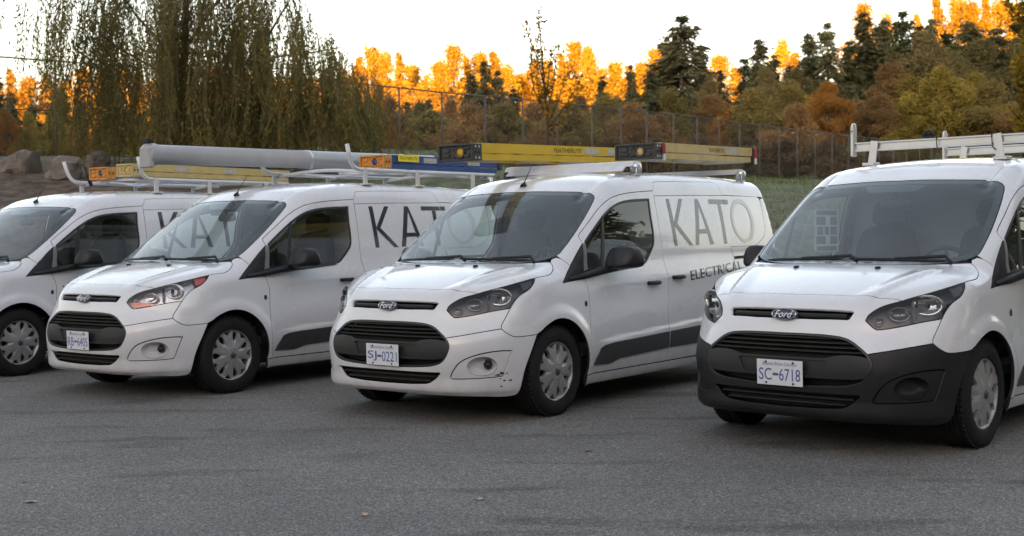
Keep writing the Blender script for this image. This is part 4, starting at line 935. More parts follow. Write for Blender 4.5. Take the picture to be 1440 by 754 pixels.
# second van: fat conduit and blue ladder
tb = vroot('conduit_tube', 1, (-1.06, -.42, 2.086), R(1.0)); tag(tb, 'fat grey plastic conduit tube with end cap strapped to the rack', 'tube')
RYm = Matrix.Rotation(R(-90), 4, 'Y')
mb = MB(); mb.lathe([(.092, 0.04), (.092, 1.85), (.095, 1.852), (.095, 2.0), (.092, 2.002), (.092, 3.95), (.0, 3.95)], 36, RYm); mb.build('tube', M_PVC, tb, True)
mb = MB(); mb.lathe([(.0, -.055), (.075, -.05), (.098, -.035), (.102, -.02), (.102, .05), (.096, .055), (.090, .055)], 36, RYm)
mb.bbox((.030, 0, -.03), (.028, .078, .095), .012); cp = mb.build('end_cap', M_PVC, tb)
mb = MB(); mb.bbox((.02, 0, .118), (.035, .05, .014), .005); mb.tube([(-.01, -.05, .125), (.05, -.05, .135), (.05, .05, .135), (-.01, .05, .125)], .007, 6); mb.build('latch', M_STEEL, cp)
for x in (-1.95, -3.4):
    mb = MB(); mb.lathe([(.093, 0), (.097, .002), (.097, .024), (.093, .026)], 30, Matrix.Translation(Vector((x, 0, 0))) @ RYm); mb.bbox((x + .0, .075, -.075), (.02, .02, .025), .004); mb.build('hose_clamp', M_ALU, tb)
step_ladder(1, (-3.24, .30, 2.07), 1.85, M_BLU, M_ORG, 'blue stepladder with orange cap beside the fat grey tube', (.15, .22), ry=0)
for (vi, x, y, z) in ((1, -3.60, .482, 2.115), (0, -2.98, -.034, 2.10)):
    q = vroot('warning_label', vi, (x, y, z)); mb = MB(); mb.box((0, 0, 0), (.16, .0015, .036)); tv, tf = text_mesh('FEATHERLITE', 1.0); tv[:, 0] -= (tv[:, 0].min() + tv[:, 0].max()) / 2; sx = .27 / (tv[:, 0].max() - tv[:, 0].min())
    a_ = mb.build('label_sheet', M_STY, q); obj('lettering', mesh('lettering', [(-x_*sx, .0022, -.016 + y_*.046) for x_, y_, z_ in tv], tf), M_VOID, a_)
    tag(q, 'small yellow brand label stuck on the blue ladder ' + ('beside the fat tube' if vi else 'beside the boulders'), 'label', 'yellow ladder labels')
# third van: two crossbars on feet, bright yellow and faded ladders
r3 = vroot('roof_rack', 2, (-3.3, 0, 1.82)); tag(r3, 'two flat pale crossbars on feet under the yellow stepladders', 'roof rack')
O3 = Vector((3.3, 0, -1.82))
for x in (-2.40, -4.33):
    mb = MB(); zz = 1.895
    prof = [(.055, -.012), (.03, .006), (-.03, .010), (-.055, .002), (-.03, -.010)] if x > -3 else [(.03, -.012), (.03, .008), (-.03, .008), (-.03, -.012)]
    ys_ = np.linspace(-.66, .66, 9); b = 0
    for y in ys_:
        for (a_, c_) in prof: mb.v.append(tuple(Vector((x + a_*1.25, y, zz + c_*2.2)) + O3))
    n_ = len(prof)
    for k in range(8):
        for j in range(n_): mb.f.append((k*n_+j, k*n_+(j+1) % n_, (k+1)*n_+(j+1) % n_, (k+1)*n_+j))
    mb.f.append(tuple(range(n_))); mb.f.append(tuple(8*n_+j for j in range(n_))[::-1]); mb.build('crossbar', M_WRK, r3)
    for s_ in (1, -1):
        zr = roofz(x, .655); mb = MB(); mb.bbox(Vector((x, s_*.655, zr + .035)) + O3, (.055, .035, .04), .015); mb.add(*sell(Vector((x, s_*.655, zr + .06)) + O3, (.05, .04, .045), (.6, .6), (10, 16))); mb.build('foot', M_ALU if s_ == 1 else M_BLK, r3, True)
fv = vroot('wind_deflector', 2, (-2.33, 0, 1.86)); tag(fv, 'long flat pale wind deflector under the bright yellow ladder', 'deflector')
mb = MB(); ys_ = np.linspace(-.60, .60, 9)
for y in ys_: mb.v += [(.05, y, -.035), (.056, y, -.03), (-.03, y, .035), (-.036, y, .03)]
for k in range(8):
    for j in range(4): mb.f.append((k*4+j, k*4+(j+1) % 4, (k+1)*4+(j+1) % 4, (k+1)*4+j))
mb.f += [(0, 1, 2, 3), (35, 34, 33, 32)]; mb.build('blade', M_WRK, fv)
step_ladder(2, (-1.36, -.42, 1.985), 2.6, M_YEL, M_CAPB, 'bright yellow stepladder with black cap overhanging the windscreen', (.16, .25), ry=R(1.6), rz=R(.5), text=(1.02, .42), steps=7)
l2 = step_ladder(2, (-2.98, .30, 2.035), 1.83, M_PAL, M_CAPB, 'faded yellow stepladder with worn black cap and red clamp', (.187, .25), ry=R(1.0), text=(.86, .28), steps=5)
for x in (-.13, -1.83):
    mb = MB(); mb.bbox((x, .218 if x > -1 else .278, .02), (.018, .008, .05), .003); mb.build('clamp', M_STRAP, l2); mb = MB(); mb.bbox((x, .220 if x > -1 else .280, -.055), (.018, .008, .03), .003); mb.build('clamp_tail', M_WRK, l2)
# fourth van: empty aluminium rack
r4 = vroot('roof_rack', 3, (-3.0, 0, 1.84)); tag(r4, 'empty aluminium ladder rack with upright end posts', 'roof rack')
O4 = Vector((3.0, 0, -1.84))
for x, yr in ((-2.25, -.62), (-3.95, -.55)):
    z = 1.95 if x > -3 else 1.985
    mb = MB()
    for (zz, hh) in ((z + .028, .006), (z - .028, .006)): mb.bbox(Vector((x, .07, zz)) + O4, (.028, .71, hh), .002)
    mb.box(Vector((x + .008, .07, z)) + O4, (.004, .71, .026)); cb = mb.build('crossbar', M_ALU, r4)
    for s_ in (1, -1):
        mb = MB(); mb.bbox(Vector((x + .012, (.79 if s_ > 0 else -.635), z + .045)) + O4, (.030, .014, .115), .006); mb.add(*sell(Vector((x + .012, (.79 if s_ > 0 else -.635), z + .155)) + O4, (.030, .014, .03), (.7, .9), (8, 16))); po = mb.build('end_post', M_ALU, r4)
        mb = MB(); mb.lathe([(.006, 0), (.006, .003), (0, .004)], 10, Matrix.Translation(Vector((x + .043, (.79 if s_ > 0 else -.635), z + .12)) + O4) @ Matrix.Rotation(R(90), 4, 'Y')); mb.build('rivet', M_STEEL, po)
        zr = roofz(x, .53); mb = MB(); mb.bbox(Vector((x + .03, s_*.47, (z + zr) / 2 + .01)) + O4, (.006, .030, (z - zr) / 2 + .03), .002, Matrix.Rotation(R(s_ * 8), 3, 'X')); mb.bbox(Vector((x + .02, s_*.49, zr + .012)) + O4, (.05, .05, .012), .004); lg_ = mb.build('leg', M_ALU, r4)
    for y in ((-.05,) if x > -3 else (.24,)):
        mb = MB(); mb.bbox(Vector((x, y, z + .040)) + O4, (.02, .045, .012), .006); mb.tube([Vector((x, y + .04 * math.cos(a), z + .045 + .045 * math.sin(a))) + O4 for a in np.linspace(0, math.pi, 10)], .012, 8); mb.build('tie_ring', M_BLK, r4, True)
for y in (.02, .42):
    mb = MB(); c = Vector((-2.25, y, 1.95)) + O4; mb.tube([c + Vector((.034, 0, .04)), c + Vector((.036, .003, 0)), c + Vector((.034, .006, -.05)), c + Vector((.05, .03, -.075))], .004, 6); mb.build('cable_tie', M_BLK, r4, True)
mb = MB(); mb.bbox(Vector((-3.93, .30, 1.965)) + O4, (.03, .05, .032), .004); mb.build('clamp_block', M_BLK, r4)
def thin_sheet(name, col):
    if name in MATS: return MATS[name]
    mt = bpy.data.materials.new(name); mt.use_nodes = True; t = mt.node_tree; n = t.nodes; n.clear(); o = n.new('ShaderNodeOutputMaterial'); d = n.new('ShaderNodeBsdfDiffuse'); tr = n.new('ShaderNodeBsdfTranslucent'); mx = n.new('ShaderNodeMixShader')
    mx.inputs[0].default_value = .6; d.inputs[0].default_value = (*col, 1); tr.inputs[0].default_value = (*col, 1); t.links.new(d.outputs[0], mx.inputs[1]); t.links.new(tr.outputs[0], mx.inputs[2]); t.links.new(mx.outputs[0], o.inputs[0]); MATS[name] = mt; return mt
M_PAPER = thin_sheet('notice_paper', (.86, .90, .88))
# safety notice taped inside the side window of the fourth van
nt_ = vroot('notice_sheet', 3, (-2.07, -.775, 1.32)); tag(nt_, 'printed paper notice with rows of small pictures taped inside the side window', 'notice')
mb = MB(); mb.box((0, 0, 0), (.19, .001, .160)); sh = mb.build('paper', M_PAPER, nt_)
M_PIC = thin_sheet('notice_print', (.52, .57, .55))
for (x0, z0, w, h) in ((0, .135, .135, .018), (-.09, .075, .045, .032), (.075, .075, .06, .032), (-.09, 0, .045, .032), (.0, 0, .028, .03), (.085, 0, .04, .032), (-.09, -.07, .045, .03), (.075, -.07, .06, .03), (0, -.135, .13, .018)):
    mb = MB(); mb.box((x0 * 1.22, .0016, z0), (w * 1.2, .0004, h)); mb.build('print_block', M_PIC, sh)
# ------------------------------------------------------------------ ground, bank, lot
H_Y = _tab([(-300, 20), (-130, 18), (-90, 14), (-60, 6), (-30, 1.2), (-16, 0.05), (-12, 0), (17.8, 0), (19, .45), (22, 1.9), (26, 2.72), (31, 3.35), (40, 3.55), (62, 4.0), (75, 4.3), (100, 6.4), (140, 9), (260, 16), (420, 24)], 4000)  # hill at negative distances is unseen, added to block the low sun
H_R = _tab([(-300, 20), (-130, 18), (-90, 14), (-60, 6), (-30, 1.2), (-16, 0.05), (-12, 0), (17.8, 0), (19, .4), (22, 1.45), (26, 1.75), (31, 2.0), (40, 2.55), (52, 3.35), (62, 4.0), (75, 4.0), (100, 6.4), (140, 9), (260, 16), (420, 24)], 4000)
rng = np.random.default_rng(7)
_ph = rng.uniform(0, 6.28, (14, 3)); _fr = np.exp(rng.uniform(-2.4, 1.0, 14))
def bumps(x, y):
    s = 0
    for (a, b, c), f in zip(_ph, _fr): s = s + np.sin(x * f * math.cos(a) + y * f * math.sin(a) + b) * .5 / (1 + f * 2.2)
    return s
def gz(x, y):
    x = np.asarray(x, float); y = np.asarray(y, float)
    q = sst(x / np.maximum(y, 1.0), -.06, .08)
    z = ev(H_Y, y) * (1 - q) + ev(H_R, y) * q + sst(x, 17.5, 25) * 2.2 * (1 - sst(y, 20, 32)) * sst(y, -14, -6) + sst(y, 75, 105) * (np.clip(x, 0, 60) * .07 + np.clip(-x, 0, 60) * .03)
    w = sst(y, 18.2, 22) + sst(-y, 16, 26)
    return z + w * bumps(x, y) * .16 - .012 * (1 - sst(np.abs(y - 3), 14.6, 14.9))
def land_mat():
    mt = mat('grass_and_soil', (.05, .07, .025), .9); t = mt.node_tree; n = t.nodes; l = t.links; p = n['Principled BSDF']; tc = n['Texture Coordinate']
    nz = n.new('ShaderNodeTexNoise'); nz.inputs['Scale'].default_value = .35; nz.inputs['Detail'].default_value = 8; l.new(tc.outputs['Object'], nz.inputs['Vector'])
    n2 = n.new('ShaderNodeTexNoise'); n2.inputs['Scale'].default_value = 3.2; n2.inputs['Detail'].default_value = 9; n2.inputs['Roughness'].default_value = .68; l.new(tc.outputs['Object'], n2.inputs['Vector'])
    gr = n.new('ShaderNodeValToRGB'); e = gr.color_ramp.elements; e[0].position = .38; e[0].color = (.018, .028, .006, 1); e[1].position = .62; e[1].color = (.115, .135, .040, 1); l.new(n2.outputs['Fac'], gr.inputs['Fac'])
    so = n.new('ShaderNodeValToRGB'); e = so.color_ramp.elements; e[0].position = .40; e[0].color = (.034, .022, .014, 1); e[1].position = .60; e[1].color = (.135, .095, .064, 1); l.new(n2.outputs['Fac'], so.inputs['Fac'])
    sp = n.new('ShaderNodeSeparateXYZ'); l.new(tc.outputs['Object'], sp.inputs[0])
    m1 = n.new('ShaderNodeMapRange'); m1.inputs['From Min'].default_value = -5.5; m1.inputs['From Max'].default_value = -3.5; l.new(sp.outputs['X'], m1.inputs['Value'])
    m2 = n.new('ShaderNodeMapRange'); m2.inputs['From Min'].default_value = 28; m2.inputs['From Max'].default_value = 30; l.new(sp.outputs['Y'], m2.inputs['Value'])
    mxm = n.new('ShaderNodeMath'); mxm.operation = 'MAXIMUM'; l.new(m1.outputs[0], mxm.inputs[0]); l.new(m2.outputs[0], mxm.inputs[1])
    ad = n.new('ShaderNodeMath'); ad.operation = 'ADD'; l.new(mxm.outputs[0], ad.inputs[0]); a2 = n.new('ShaderNodeMapRange'); a2.inputs['From Min'].default_value = .35; a2.inputs['From Max'].default_value = .65; a2.inputs['To Min'].default_value = -.35; a2.inputs['To Max'].default_value = .25; l.new(nz.outputs['Fac'], a2.inputs['Value']); l.new(a2.outputs[0], ad.inputs[1]); ad.use_clamp = True
    mx = n.new('ShaderNodeMix'); mx.data_type = 'RGBA'; l.new(ad.outputs[0], mx.inputs['Factor']); l.new(so.outputs[0], mx.inputs['A']); l.new(gr.outputs[0], mx.inputs['B']); l.new(mx.outputs['Result'], p.inputs['Base Color'])
    b = n.new('ShaderNodeBump'); b.inputs['Strength'].default_value = .8; b.inputs['Distance'].default_value = .08; l.new(n2.outputs['Fac'], b.inputs['Height']); l.new(b.outputs[0], p.inputs['Normal'])
    return mt
M_LAND = land_mat()
ys = np.unique(np.concatenate([np.linspace(-300, -180, 6), np.linspace(-180, -12, 30), np.linspace(-12, 17.5, 12), np.linspace(17.5, 45, 90), np.linspace(45, 110, 60), np.linspace(110, 420, 40)]))
xs = np.unique(np.concatenate([np.linspace(-320, -60, 16), np.linspace(-60, -20, 24), np.linspace(-20, 25, 110), np.linspace(25, 80, 30), np.linspace(80, 320, 14)]))
X, Y = np.meshgrid(xs, ys); Z = gz(X, Y); nx = len(xs)
land = obj('ground', mesh('ground', np.stack([X.ravel(), Y.ravel(), Z.ravel()], 1), [(j*nx+i, j*nx+i+1, (j+1)*nx+i+1, (j+1)*nx+i) for j in range(len(ys)-1) for i in range(nx-1)], True), M_LAND); tag(land, kind='structure')
def asphalt():
    mt = mat('asphalt', (.06, .06, .06), .85); t = mt.node_tree; n = t.nodes; l = t.links; p = n['Principled BSDF']; tc = n['Texture Coordinate']
    v = n.new('ShaderNodeTexVoronoi'); v.inputs['Scale'].default_value = 125; l.new(tc.outputs['Object'], v.inputs['Vector'])
    n1 = n.new('ShaderNodeTexNoise'); n1.inputs['Scale'].default_value = 160; n1.inputs['Detail'].default_value = 5; l.new(tc.outputs['Object'], n1.inputs['Vector'])
    hs = n.new('ShaderNodeSeparateColor'); l.new(v.outputs['Color'], hs.inputs[0])
    st = n.new('ShaderNodeValToRGB'); e = st.color_ramp.elements; e[0].position = 0; e[0].color = (.074, .071, .066, 1); e[1].position = 1; e[1].color = (.35, .34, .325, 1)
    k = st.color_ramp.elements.new(.55); k.color = (.148, .143, .134, 1); k = st.color_ramp.elements.new(.9); k.color = (.235, .227, .214, 1); l.new(hs.outputs[0], st.inputs['Fac'])
    n2 = n.new('ShaderNodeTexNoise'); n2.inputs['Scale'].default_value = .55; n2.inputs['Detail'].default_value = 7; n2.inputs['Roughness'].default_value = .6; l.new(tc.outputs['Object'], n2.inputs['Vector'])
    r2 = n.new('ShaderNodeValToRGB'); e = r2.color_ramp.elements; e[0].position = .3; e[0].color = (.72, .72, .73, 1); e[1].position = .7; e[1].color = (1.12, 1.10, 1.08, 1); l.new(n2.outputs['Fac'], r2.inputs['Fac'])
    # oil stains and scuffs stretched along the lanes
    mp = n.new('ShaderNodeMapping'); mp.inputs['Scale'].default_value = (.5, 2.2, 1); mp.inputs['Rotation'].default_value = (0, 0, .12); l.new(tc.outputs['Object'], mp.inputs['Vector'])
    n3 = n.new('ShaderNodeTexNoise'); n3.inputs['Scale'].default_value = 1.1; n3.inputs['Detail'].default_value = 8; n3.inputs['Roughness'].default_value = .62; l.new(mp.outputs[0], n3.inputs['Vector'])
    r3 = n.new('ShaderNodeValToRGB'); e = r3.color_ramp.elements; e[0].position = .55; e[0].color = (1, 1, 1, 1); e[1].position = .70; e[1].color = (.50, .47, .44, 1); l.new(n3.outputs['Fac'], r3.inputs['Fac'])
    m1 = n.new('ShaderNodeMix'); m1.data_type = 'RGBA'; m1.blend_type = 'MULTIPLY'; m1.inputs['Factor'].default_value = 1; l.new(st.outputs[0], m1.inputs['A']); l.new(r2.outputs[0], m1.inputs['B'])
    m2 = n.new('ShaderNodeMix'); m2.data_type = 'RGBA'; m2.blend_type = 'MULTIPLY'; m2.inputs['Factor'].default_value = 1; l.new(m1.outputs['Result'], m2.inputs['A']); l.new(r3.outputs[0], m2.inputs['B']); l.new(m2.outputs['Result'], p.inputs['Base Color'])
    ad = n.new('ShaderNodeMath'); l.new(v.outputs['Distance'], ad.inputs[0]); l.new(n1.outputs['Fac'], ad.inputs[1])
    b = n.new('ShaderNodeBump'); b.inputs['Strength'].default_value = .55; b.inputs['Distance'].default_value = .006; l.new(ad.outputs[0], b.inputs['Height']); l.new(b.outputs[0], p.inputs['Normal'])
    p.inputs['Specular IOR Level'].default_value = .35
    return mt
lx = np.linspace(-45, 17.2, 40); edge = 17.35 + .12 * np.sin(lx * .9) + .08 * np.sin(lx * 2.3 + 1)
v = [(x, -11.5, 0) for x in lx] + [(x, e, 0) for x, e in zip(lx, edge)]
lot = obj('parking_lot', mesh('parking_lot', v, [(i, i+1, 41+i, 40+i) for i in range(39)]), asphalt()); tag(lot, kind='structure')
# fallen leaves on the tarmac
def leaf_mesh(seed):
    r = random.Random(seed); pts = []
    for k in range(14):
        a = 2*math.pi*k/14; rr = (.042 if k % 2 == 0 else .028) * (1.25 if k in (0,) else 1) * r.uniform(.85, 1.15); pts.append((rr*math.cos(a)*1.3, rr*math.sin(a), .004 + .012*abs(math.sin(a*1.5 + r.random()))))
    pts.append((0, 0, .006)); f = [(k, (k+1) % 14, 14) for k in range(14)]
    pts += [(-.05, -.002, .004), (-.05, .002, .004), (-.11, 0, .01)]; f.append((15, 16, 17)); return pts, f
M_LF = [mat('dead_leaf_pale', (.42, .33, .24), .8, noise=(40, .5, (.25, .16, .1))), mat('dead_leaf_brown', (.20, .10, .045), .8, noise=(40, .5, (.1, .05, .03)))]
def on_lot(px, py):
    a = (px - 720.0) / F_PX; b = -(py - 377.0) / F_PX; d = _rt*a + _up*b + _fw; t = -CAM_H / d.z; return d * t + Vector((0, 0, CAM_H))
for k, (px, py, m_, s_, lab) in enumerate(((43, 707, 0, 1.15, 'pale curled dead leaf on the tarmac with its tip raised'), (513, 725, 0, 1.0, 'pale dead leaf flat on the tarmac before the van plated SJ 0221'), (675, 703, 0, .95, 'pale dead leaf on the tarmac, the one nearer the dark-bumpered van'), (828, 635, 1, .9, 'rusty brown dead leaf between the two plated vans SJ and SC'), (280, 574, 1, .9, 'brown dead leaf pressed flat before the van plated RB 6405'), (336, 574, 1, .6, 'tiny brown leaf scrap before the wheel of the van plated RB 6405'), (35, 679, 1, .8, 'brown leaf scrap on the tarmac near a dark stain'))):
    c = on_lot(px, py); pts, f = leaf_mesh(k); o = obj('fallen_leaf', mesh('fallen_leaf', pts, f), M_LF[m_]); o.location = c + Vector((0, 0, .001)); s_ *= .55; o.scale = (s_, s_, s_); o.rotation_euler = (0, 0, k * 1.3); tag(o, lab, 'leaf', 'dead leaves on the tarmac')
for k in range(16):
    r_ = random.Random(900 + k); c = on_lot(r_.uniform(30, 1400), r_.uniform(585, 745)); pts, f = leaf_mesh(50 + k); o = obj('leaf_scrap', mesh('leaf_scrap', pts, f), M_LF[k % 2]); o.location = c + Vector((0, 0, .001)); q_ = r_.uniform(.10, .24); o.scale = (q_, q_, q_); o.rotation_euler = (0, 0, k * 2.1); tag(o, 'tiny scrap of dead leaf on the tarmac', 'leaf', 'tiny leaf scraps on the tarmac')
# ------------------------------------------------------------------ boulders
def boulder(px, py, d, r, seed, label):
    rr = np.random.default_rng(seed); v, f = sell((0, 0, 0), r, (.8, .75), (22, 30)); V = np.array([p[:] for p in v])
    for fr_, am in ((1.6, .18), (3.5, .09), (8, .035), (17, .014)):
        ph = rr.uniform(0, 6.28, (3, 3)); q = V / max(r) * fr_
        V = V * (1 + am * (np.sin(q @ ph.T / 2.2 + ph[0]).sum(1) / 2))[:, None]
    for _ in range(7):       # flat broken faces
        nrm = rr.normal(size=3); nrm /= np.linalg.norm(nrm); h = (np.abs(nrm) * np.array(r)).sum() * rr.uniform(.50, .7); s = V @ nrm; V = V - np.maximum(s - h, 0)[:, None] * nrm * .9
    c = at(px, py, d); c.z = float(gz(c.x, c.y)) + r[2] * .34
    o = obj('boulder', mesh('boulder', V, f, False), mat('boulder_stone', (.20, .17, .145), .9, noise=(4, .8, (.085, .075, .065)), bump=(14, .6))); o.location = c; o.rotation_euler = (0, 0, seed); tag(o, label, 'boulder', 'boulders on the bare soil')
boulder(32, 228, 25.5, (.42, .38, .30), 3, 'rounded grey boulder on bare soil with a slumped shoulder')
boulder(92, 236, 25.0, (.34, .34, .31), 11, 'angular grey boulder on bare soil next to the willow curtain')
boulder(138, 226, 27.5, (.28, .26, .25), 5, 'pale boulder half hidden behind the willow strands')
# ------------------------------------------------------------------ chain-link fence
FD = _tab([(-260, 27.5), (0, 30), (312, 33.5), (620, 38.6), (735, 43), (947, 52), (1122, 62), (1258, 72), (1420, 86)])
FT = _tab([(-260, 62), (0, 80), (312, 104), (518, 119), (621, 130), (735, 139.6), (832, 149), (959, 162), (1123, 183), (1258, 198), (1420, 217)])
M_GAL = mat('galvanised_steel', (.075, .073, .070), .6, .3)
M_WIRE = mat('fence_wire', (.07, .068, .065), .6, .2)
ppx = [-170, -90, -5, 77, 158, 236, 312, 384, 452, 517, 561, 621, 682, 735, 783, 832, 873, 909, 947, 980, 1011, 1040, 1068, 1095, 1121, 1146, 1170, 1193, 1215, 1236, 1256, 1275, 1293, 1310, 1327, 1343]
fp = []
for px in ppx:
    d = float(ev(FD, px)); tp = at(px, float(ev(FT, px)), d); g = float(gz(tp.x, tp.y)); fp.append((tp.x, tp.y, g, tp.z))
fe = empty('chain_link_fence', (fp[10][0], fp[10][1], fp[10][2])); tag(fe, 'tall grey chain link fence running along the top of the bank', 'fence')
FO = -Vector(fe.location)
pm = None
for (x, y, g, z) in fp:
    z = max(z, g + 1.6)
    if pm is None: mb = MB(); mb.tube([(0, 0, 0), (0, 0, 1)], .030, 8); pm = mesh('post', mb.v, mb.f, True)
    o = obj('post', pm, M_GAL, fe); o.location = Vector((x, y, g - .1)) + FO; o.scale = (1, 1, z - g + .1)
wire = MB()
for (a, b) in zip(fp[:-1], fp[1:]):
    A = Vector((a[0], a[1], max(a[3], a[2] + 1.6))) + FO; B = Vector((b[0], b[1], max(b[3], b[2] + 1.6))) + FO; A0 = Vector((a[0], a[1], a[2])) + FO; B0 = Vector((b[0], b[1], b[2])) + FO
    mb = MB(); mb.tube([A, B], .022, 6); mb.build('top_rail', M_GAL, fe, True)
    if fp.index(a) < 6: mb = MB(); mb.tube([A.lerp(A0, .52), B.lerp(B0, .52)], .018, 6); mb.build('mid_rail', M_GAL, fe, True)
    L = (B - A).length; Hh_ = ((A - A0).length + (B - B0).length) / 2; sp_ = .075
    u_ = (B - A) / L; nrm = Vector((-u_.y, u_.x, 0)).normalized() * .0016
    def pt(s, t): return A0.lerp(B0, s / L).lerp(A.lerp(B, s / L), t / Hh_)
    k = -Hh_
    while k < L:
        for sg in (1, -1):
            s0, t0, s1, t1 = k, 0.0, k + Hh_, Hh_
            if s0 < 0: t0 = -s0; s0 = 0
            if s1 > L: t1 = Hh_ - (s1 - L); s1 = L
            if t1 > t0:
                if sg == 1: p, q = pt(s0, t0), pt(s1, t1)
                else: p, q = pt(L - s0, t0), pt(L - s1, t1)
                b_ = len(wire.v); w = Vector((0, 0, .0020)); wire.v += [tuple(p - w + nrm), tuple(p + w), tuple(p - nrm - w), tuple(q - w + nrm), tuple(q + w), tuple(q - nrm - w)]; wire.f += [(b_, b_+1, b_+4, b_+3), (b_+1, b_+2, b_+5, b_+4), (b_+2, b_, b_+3, b_+5)]
        k += sp_
wm = wire.build('wire_mesh', M_WIRE, fe); tag(wm, kind='stuff')
# rough grass on the bank
gr = np.random.default_rng(4); mb_v = []; mb_f = []
N = 90000; gx = gr.uniform(-6, 24, N); gy = 17.9 + 46 * gr.random(N)**1.6; kx = (gx > -4.5 + gr.normal(0, .6, N)) & (np.abs(gx - gy * .14) < gy * .36 + 2); cl_ = np.sin(gx * 2.3 + 1.7 * np.sin(gy * 1.1)) * np.sin(gy * 1.9 + 1.3 * np.sin(gx * 1.4)) + .5 * np.sin(gx * 5.1 + gy * 3.3); kx &= gr.random(N) < np.clip(.45 + .5 * cl_, .06, 1); gx, gy, cl_ = gx[kx], gy[kx], cl_[kx]; gzz = gz(gx, gy)
for x, y, z, q in zip(gx, gy, gzz, np.clip(cl_, 0, 1.2)):
    for _ in range(1):
        a = gr.uniform(0, 6.28); h = gr.uniform(.03, .09) * (1 + y / 90) * (.7 + .9 * q); w = .005 * (1 + y / 30); dx, dy = math.cos(a) * w, math.sin(a) * w; lx_, ly_ = gr.normal(0, .05, 2); b = len(mb_v)
        mb_v += [(x - dx, y - dy, z - .01), (x + dx, y + dy, z - .01), (x + lx_, y + ly_, z + h)]; mb_f.append((b, b+1, b+2))
grs = obj('grass', mesh('grass', mb_v, mb_f), mat('grass_blades', (.050, .078, .016), .8, noise=(1.2, .8, (.14, .155, .052)))); tag(grs, 'rough dewy grass growing on the bank', 'grass', kind='stuff')
# ------------------------------------------------------------------ vegetation
def leaf_mat(name, a, b, sc=.6, trans=.35, rough=.7):
    if name in MATS: return MATS[name]
    mt = bpy.data.materials.new(name); mt.use_nodes = True; t = mt.node_tree; n = t.nodes; l = t.links; n.clear()
    o = n.new('ShaderNodeOutputMaterial'); df = n.new('ShaderNodeBsdfDiffuse'); tr = n.new('ShaderNodeBsdfTranslucent'); mx = n.new('ShaderNodeMixShader'); mx.inputs[0].default_value = trans
    tc = n.new('ShaderNodeTexCoord'); oi = n.new('ShaderNodeObjectInfo'); nz = n.new('ShaderNodeTexNoise'); nz.noise_dimensions = '4D'; nz.inputs['Scale'].default_value = sc; nz.inputs['Detail'].default_value = 5; l.new(tc.outputs['Object'], nz.inputs['Vector'])
    ml = n.new('ShaderNodeMath'); ml.operation = 'MULTIPLY'; ml.inputs[1].default_value = 40; l.new(oi.outputs['Random'], ml.inputs[0]); l.new(ml.outputs[0], nz.inputs['W'])
    rp = n.new('ShaderNodeValToRGB'); e = rp.color_ramp.elements; e[0].position = .34; e[0].color = (*a, 1); e[1].position = .66; e[1].color = (*b, 1); l.new(nz.outputs['Fac'], rp.inputs['Fac'])
    l.new(rp.outputs[0], df.inputs[0]); l.new(rp.outputs[0], tr.inputs[0]); l.new(df.outputs[0], mx.inputs[1]); l.new(tr.outputs[0], mx.inputs[2]); l.new(mx.outputs[0], o.inputs[0])
    MATS[name] = mt
    return mt
M_BARK = mat('bark', (.060, .048, .038), .9, noise=(6, .7, (.03, .025, .02)), bump=(18, .7))
def quads(P, size, r, up=0.0, asp=1.0, drop=None):
    """leaf clumps: one small quad per point"""
    n = len(P); u = r.normal(size=(n, 3)); u /= np.linalg.norm(u, axis=1, keepdims=True); w = r.normal(size=(n, 3)); w = w - (w * u).sum(1)[:, None] * u; w /= np.linalg.norm(w, axis=1, keepdims=True)
    if drop is not None: u = u * .45 + drop; u /= np.linalg.norm(u, axis=1, keepdims=True); w = w - (w * u).sum(1)[:, None] * u; w /= np.linalg.norm(w, axis=1, keepdims=True)
    s = size * r.uniform(.6, 1.35, (n, 1)); a = u * s * asp; b = w * s * .5
    V = np.stack([P - a*.5 - b*.35, P + b*.5, P + a*.5 + b*.1, P - b*.55], 1).reshape(-1, 3)
    F = [(4*i, 4*i+1, 4*i+2, 4*i+3) for i in range(n)]
    return V, F
def fmesh(name, V, F, normals=False):
    me = bpy.data.meshes.new(name); F = np.asarray(F); me.vertices.add(len(V)); me.vertices.foreach_set('co', np.asarray(V, np.float32).ravel()); k = F.shape[1]
    me.loops.add(F.size); me.loops.foreach_set('vertex_index', F.ravel().astype(np.int32)); me.polygons.add(len(F)); me.polygons.foreach_set('loop_start', np.arange(0, F.size, k, dtype=np.int32)); me.polygons.foreach_set('loop_total', np.full(len(F), k, np.int32)); me.update(calc_edges=True); return me
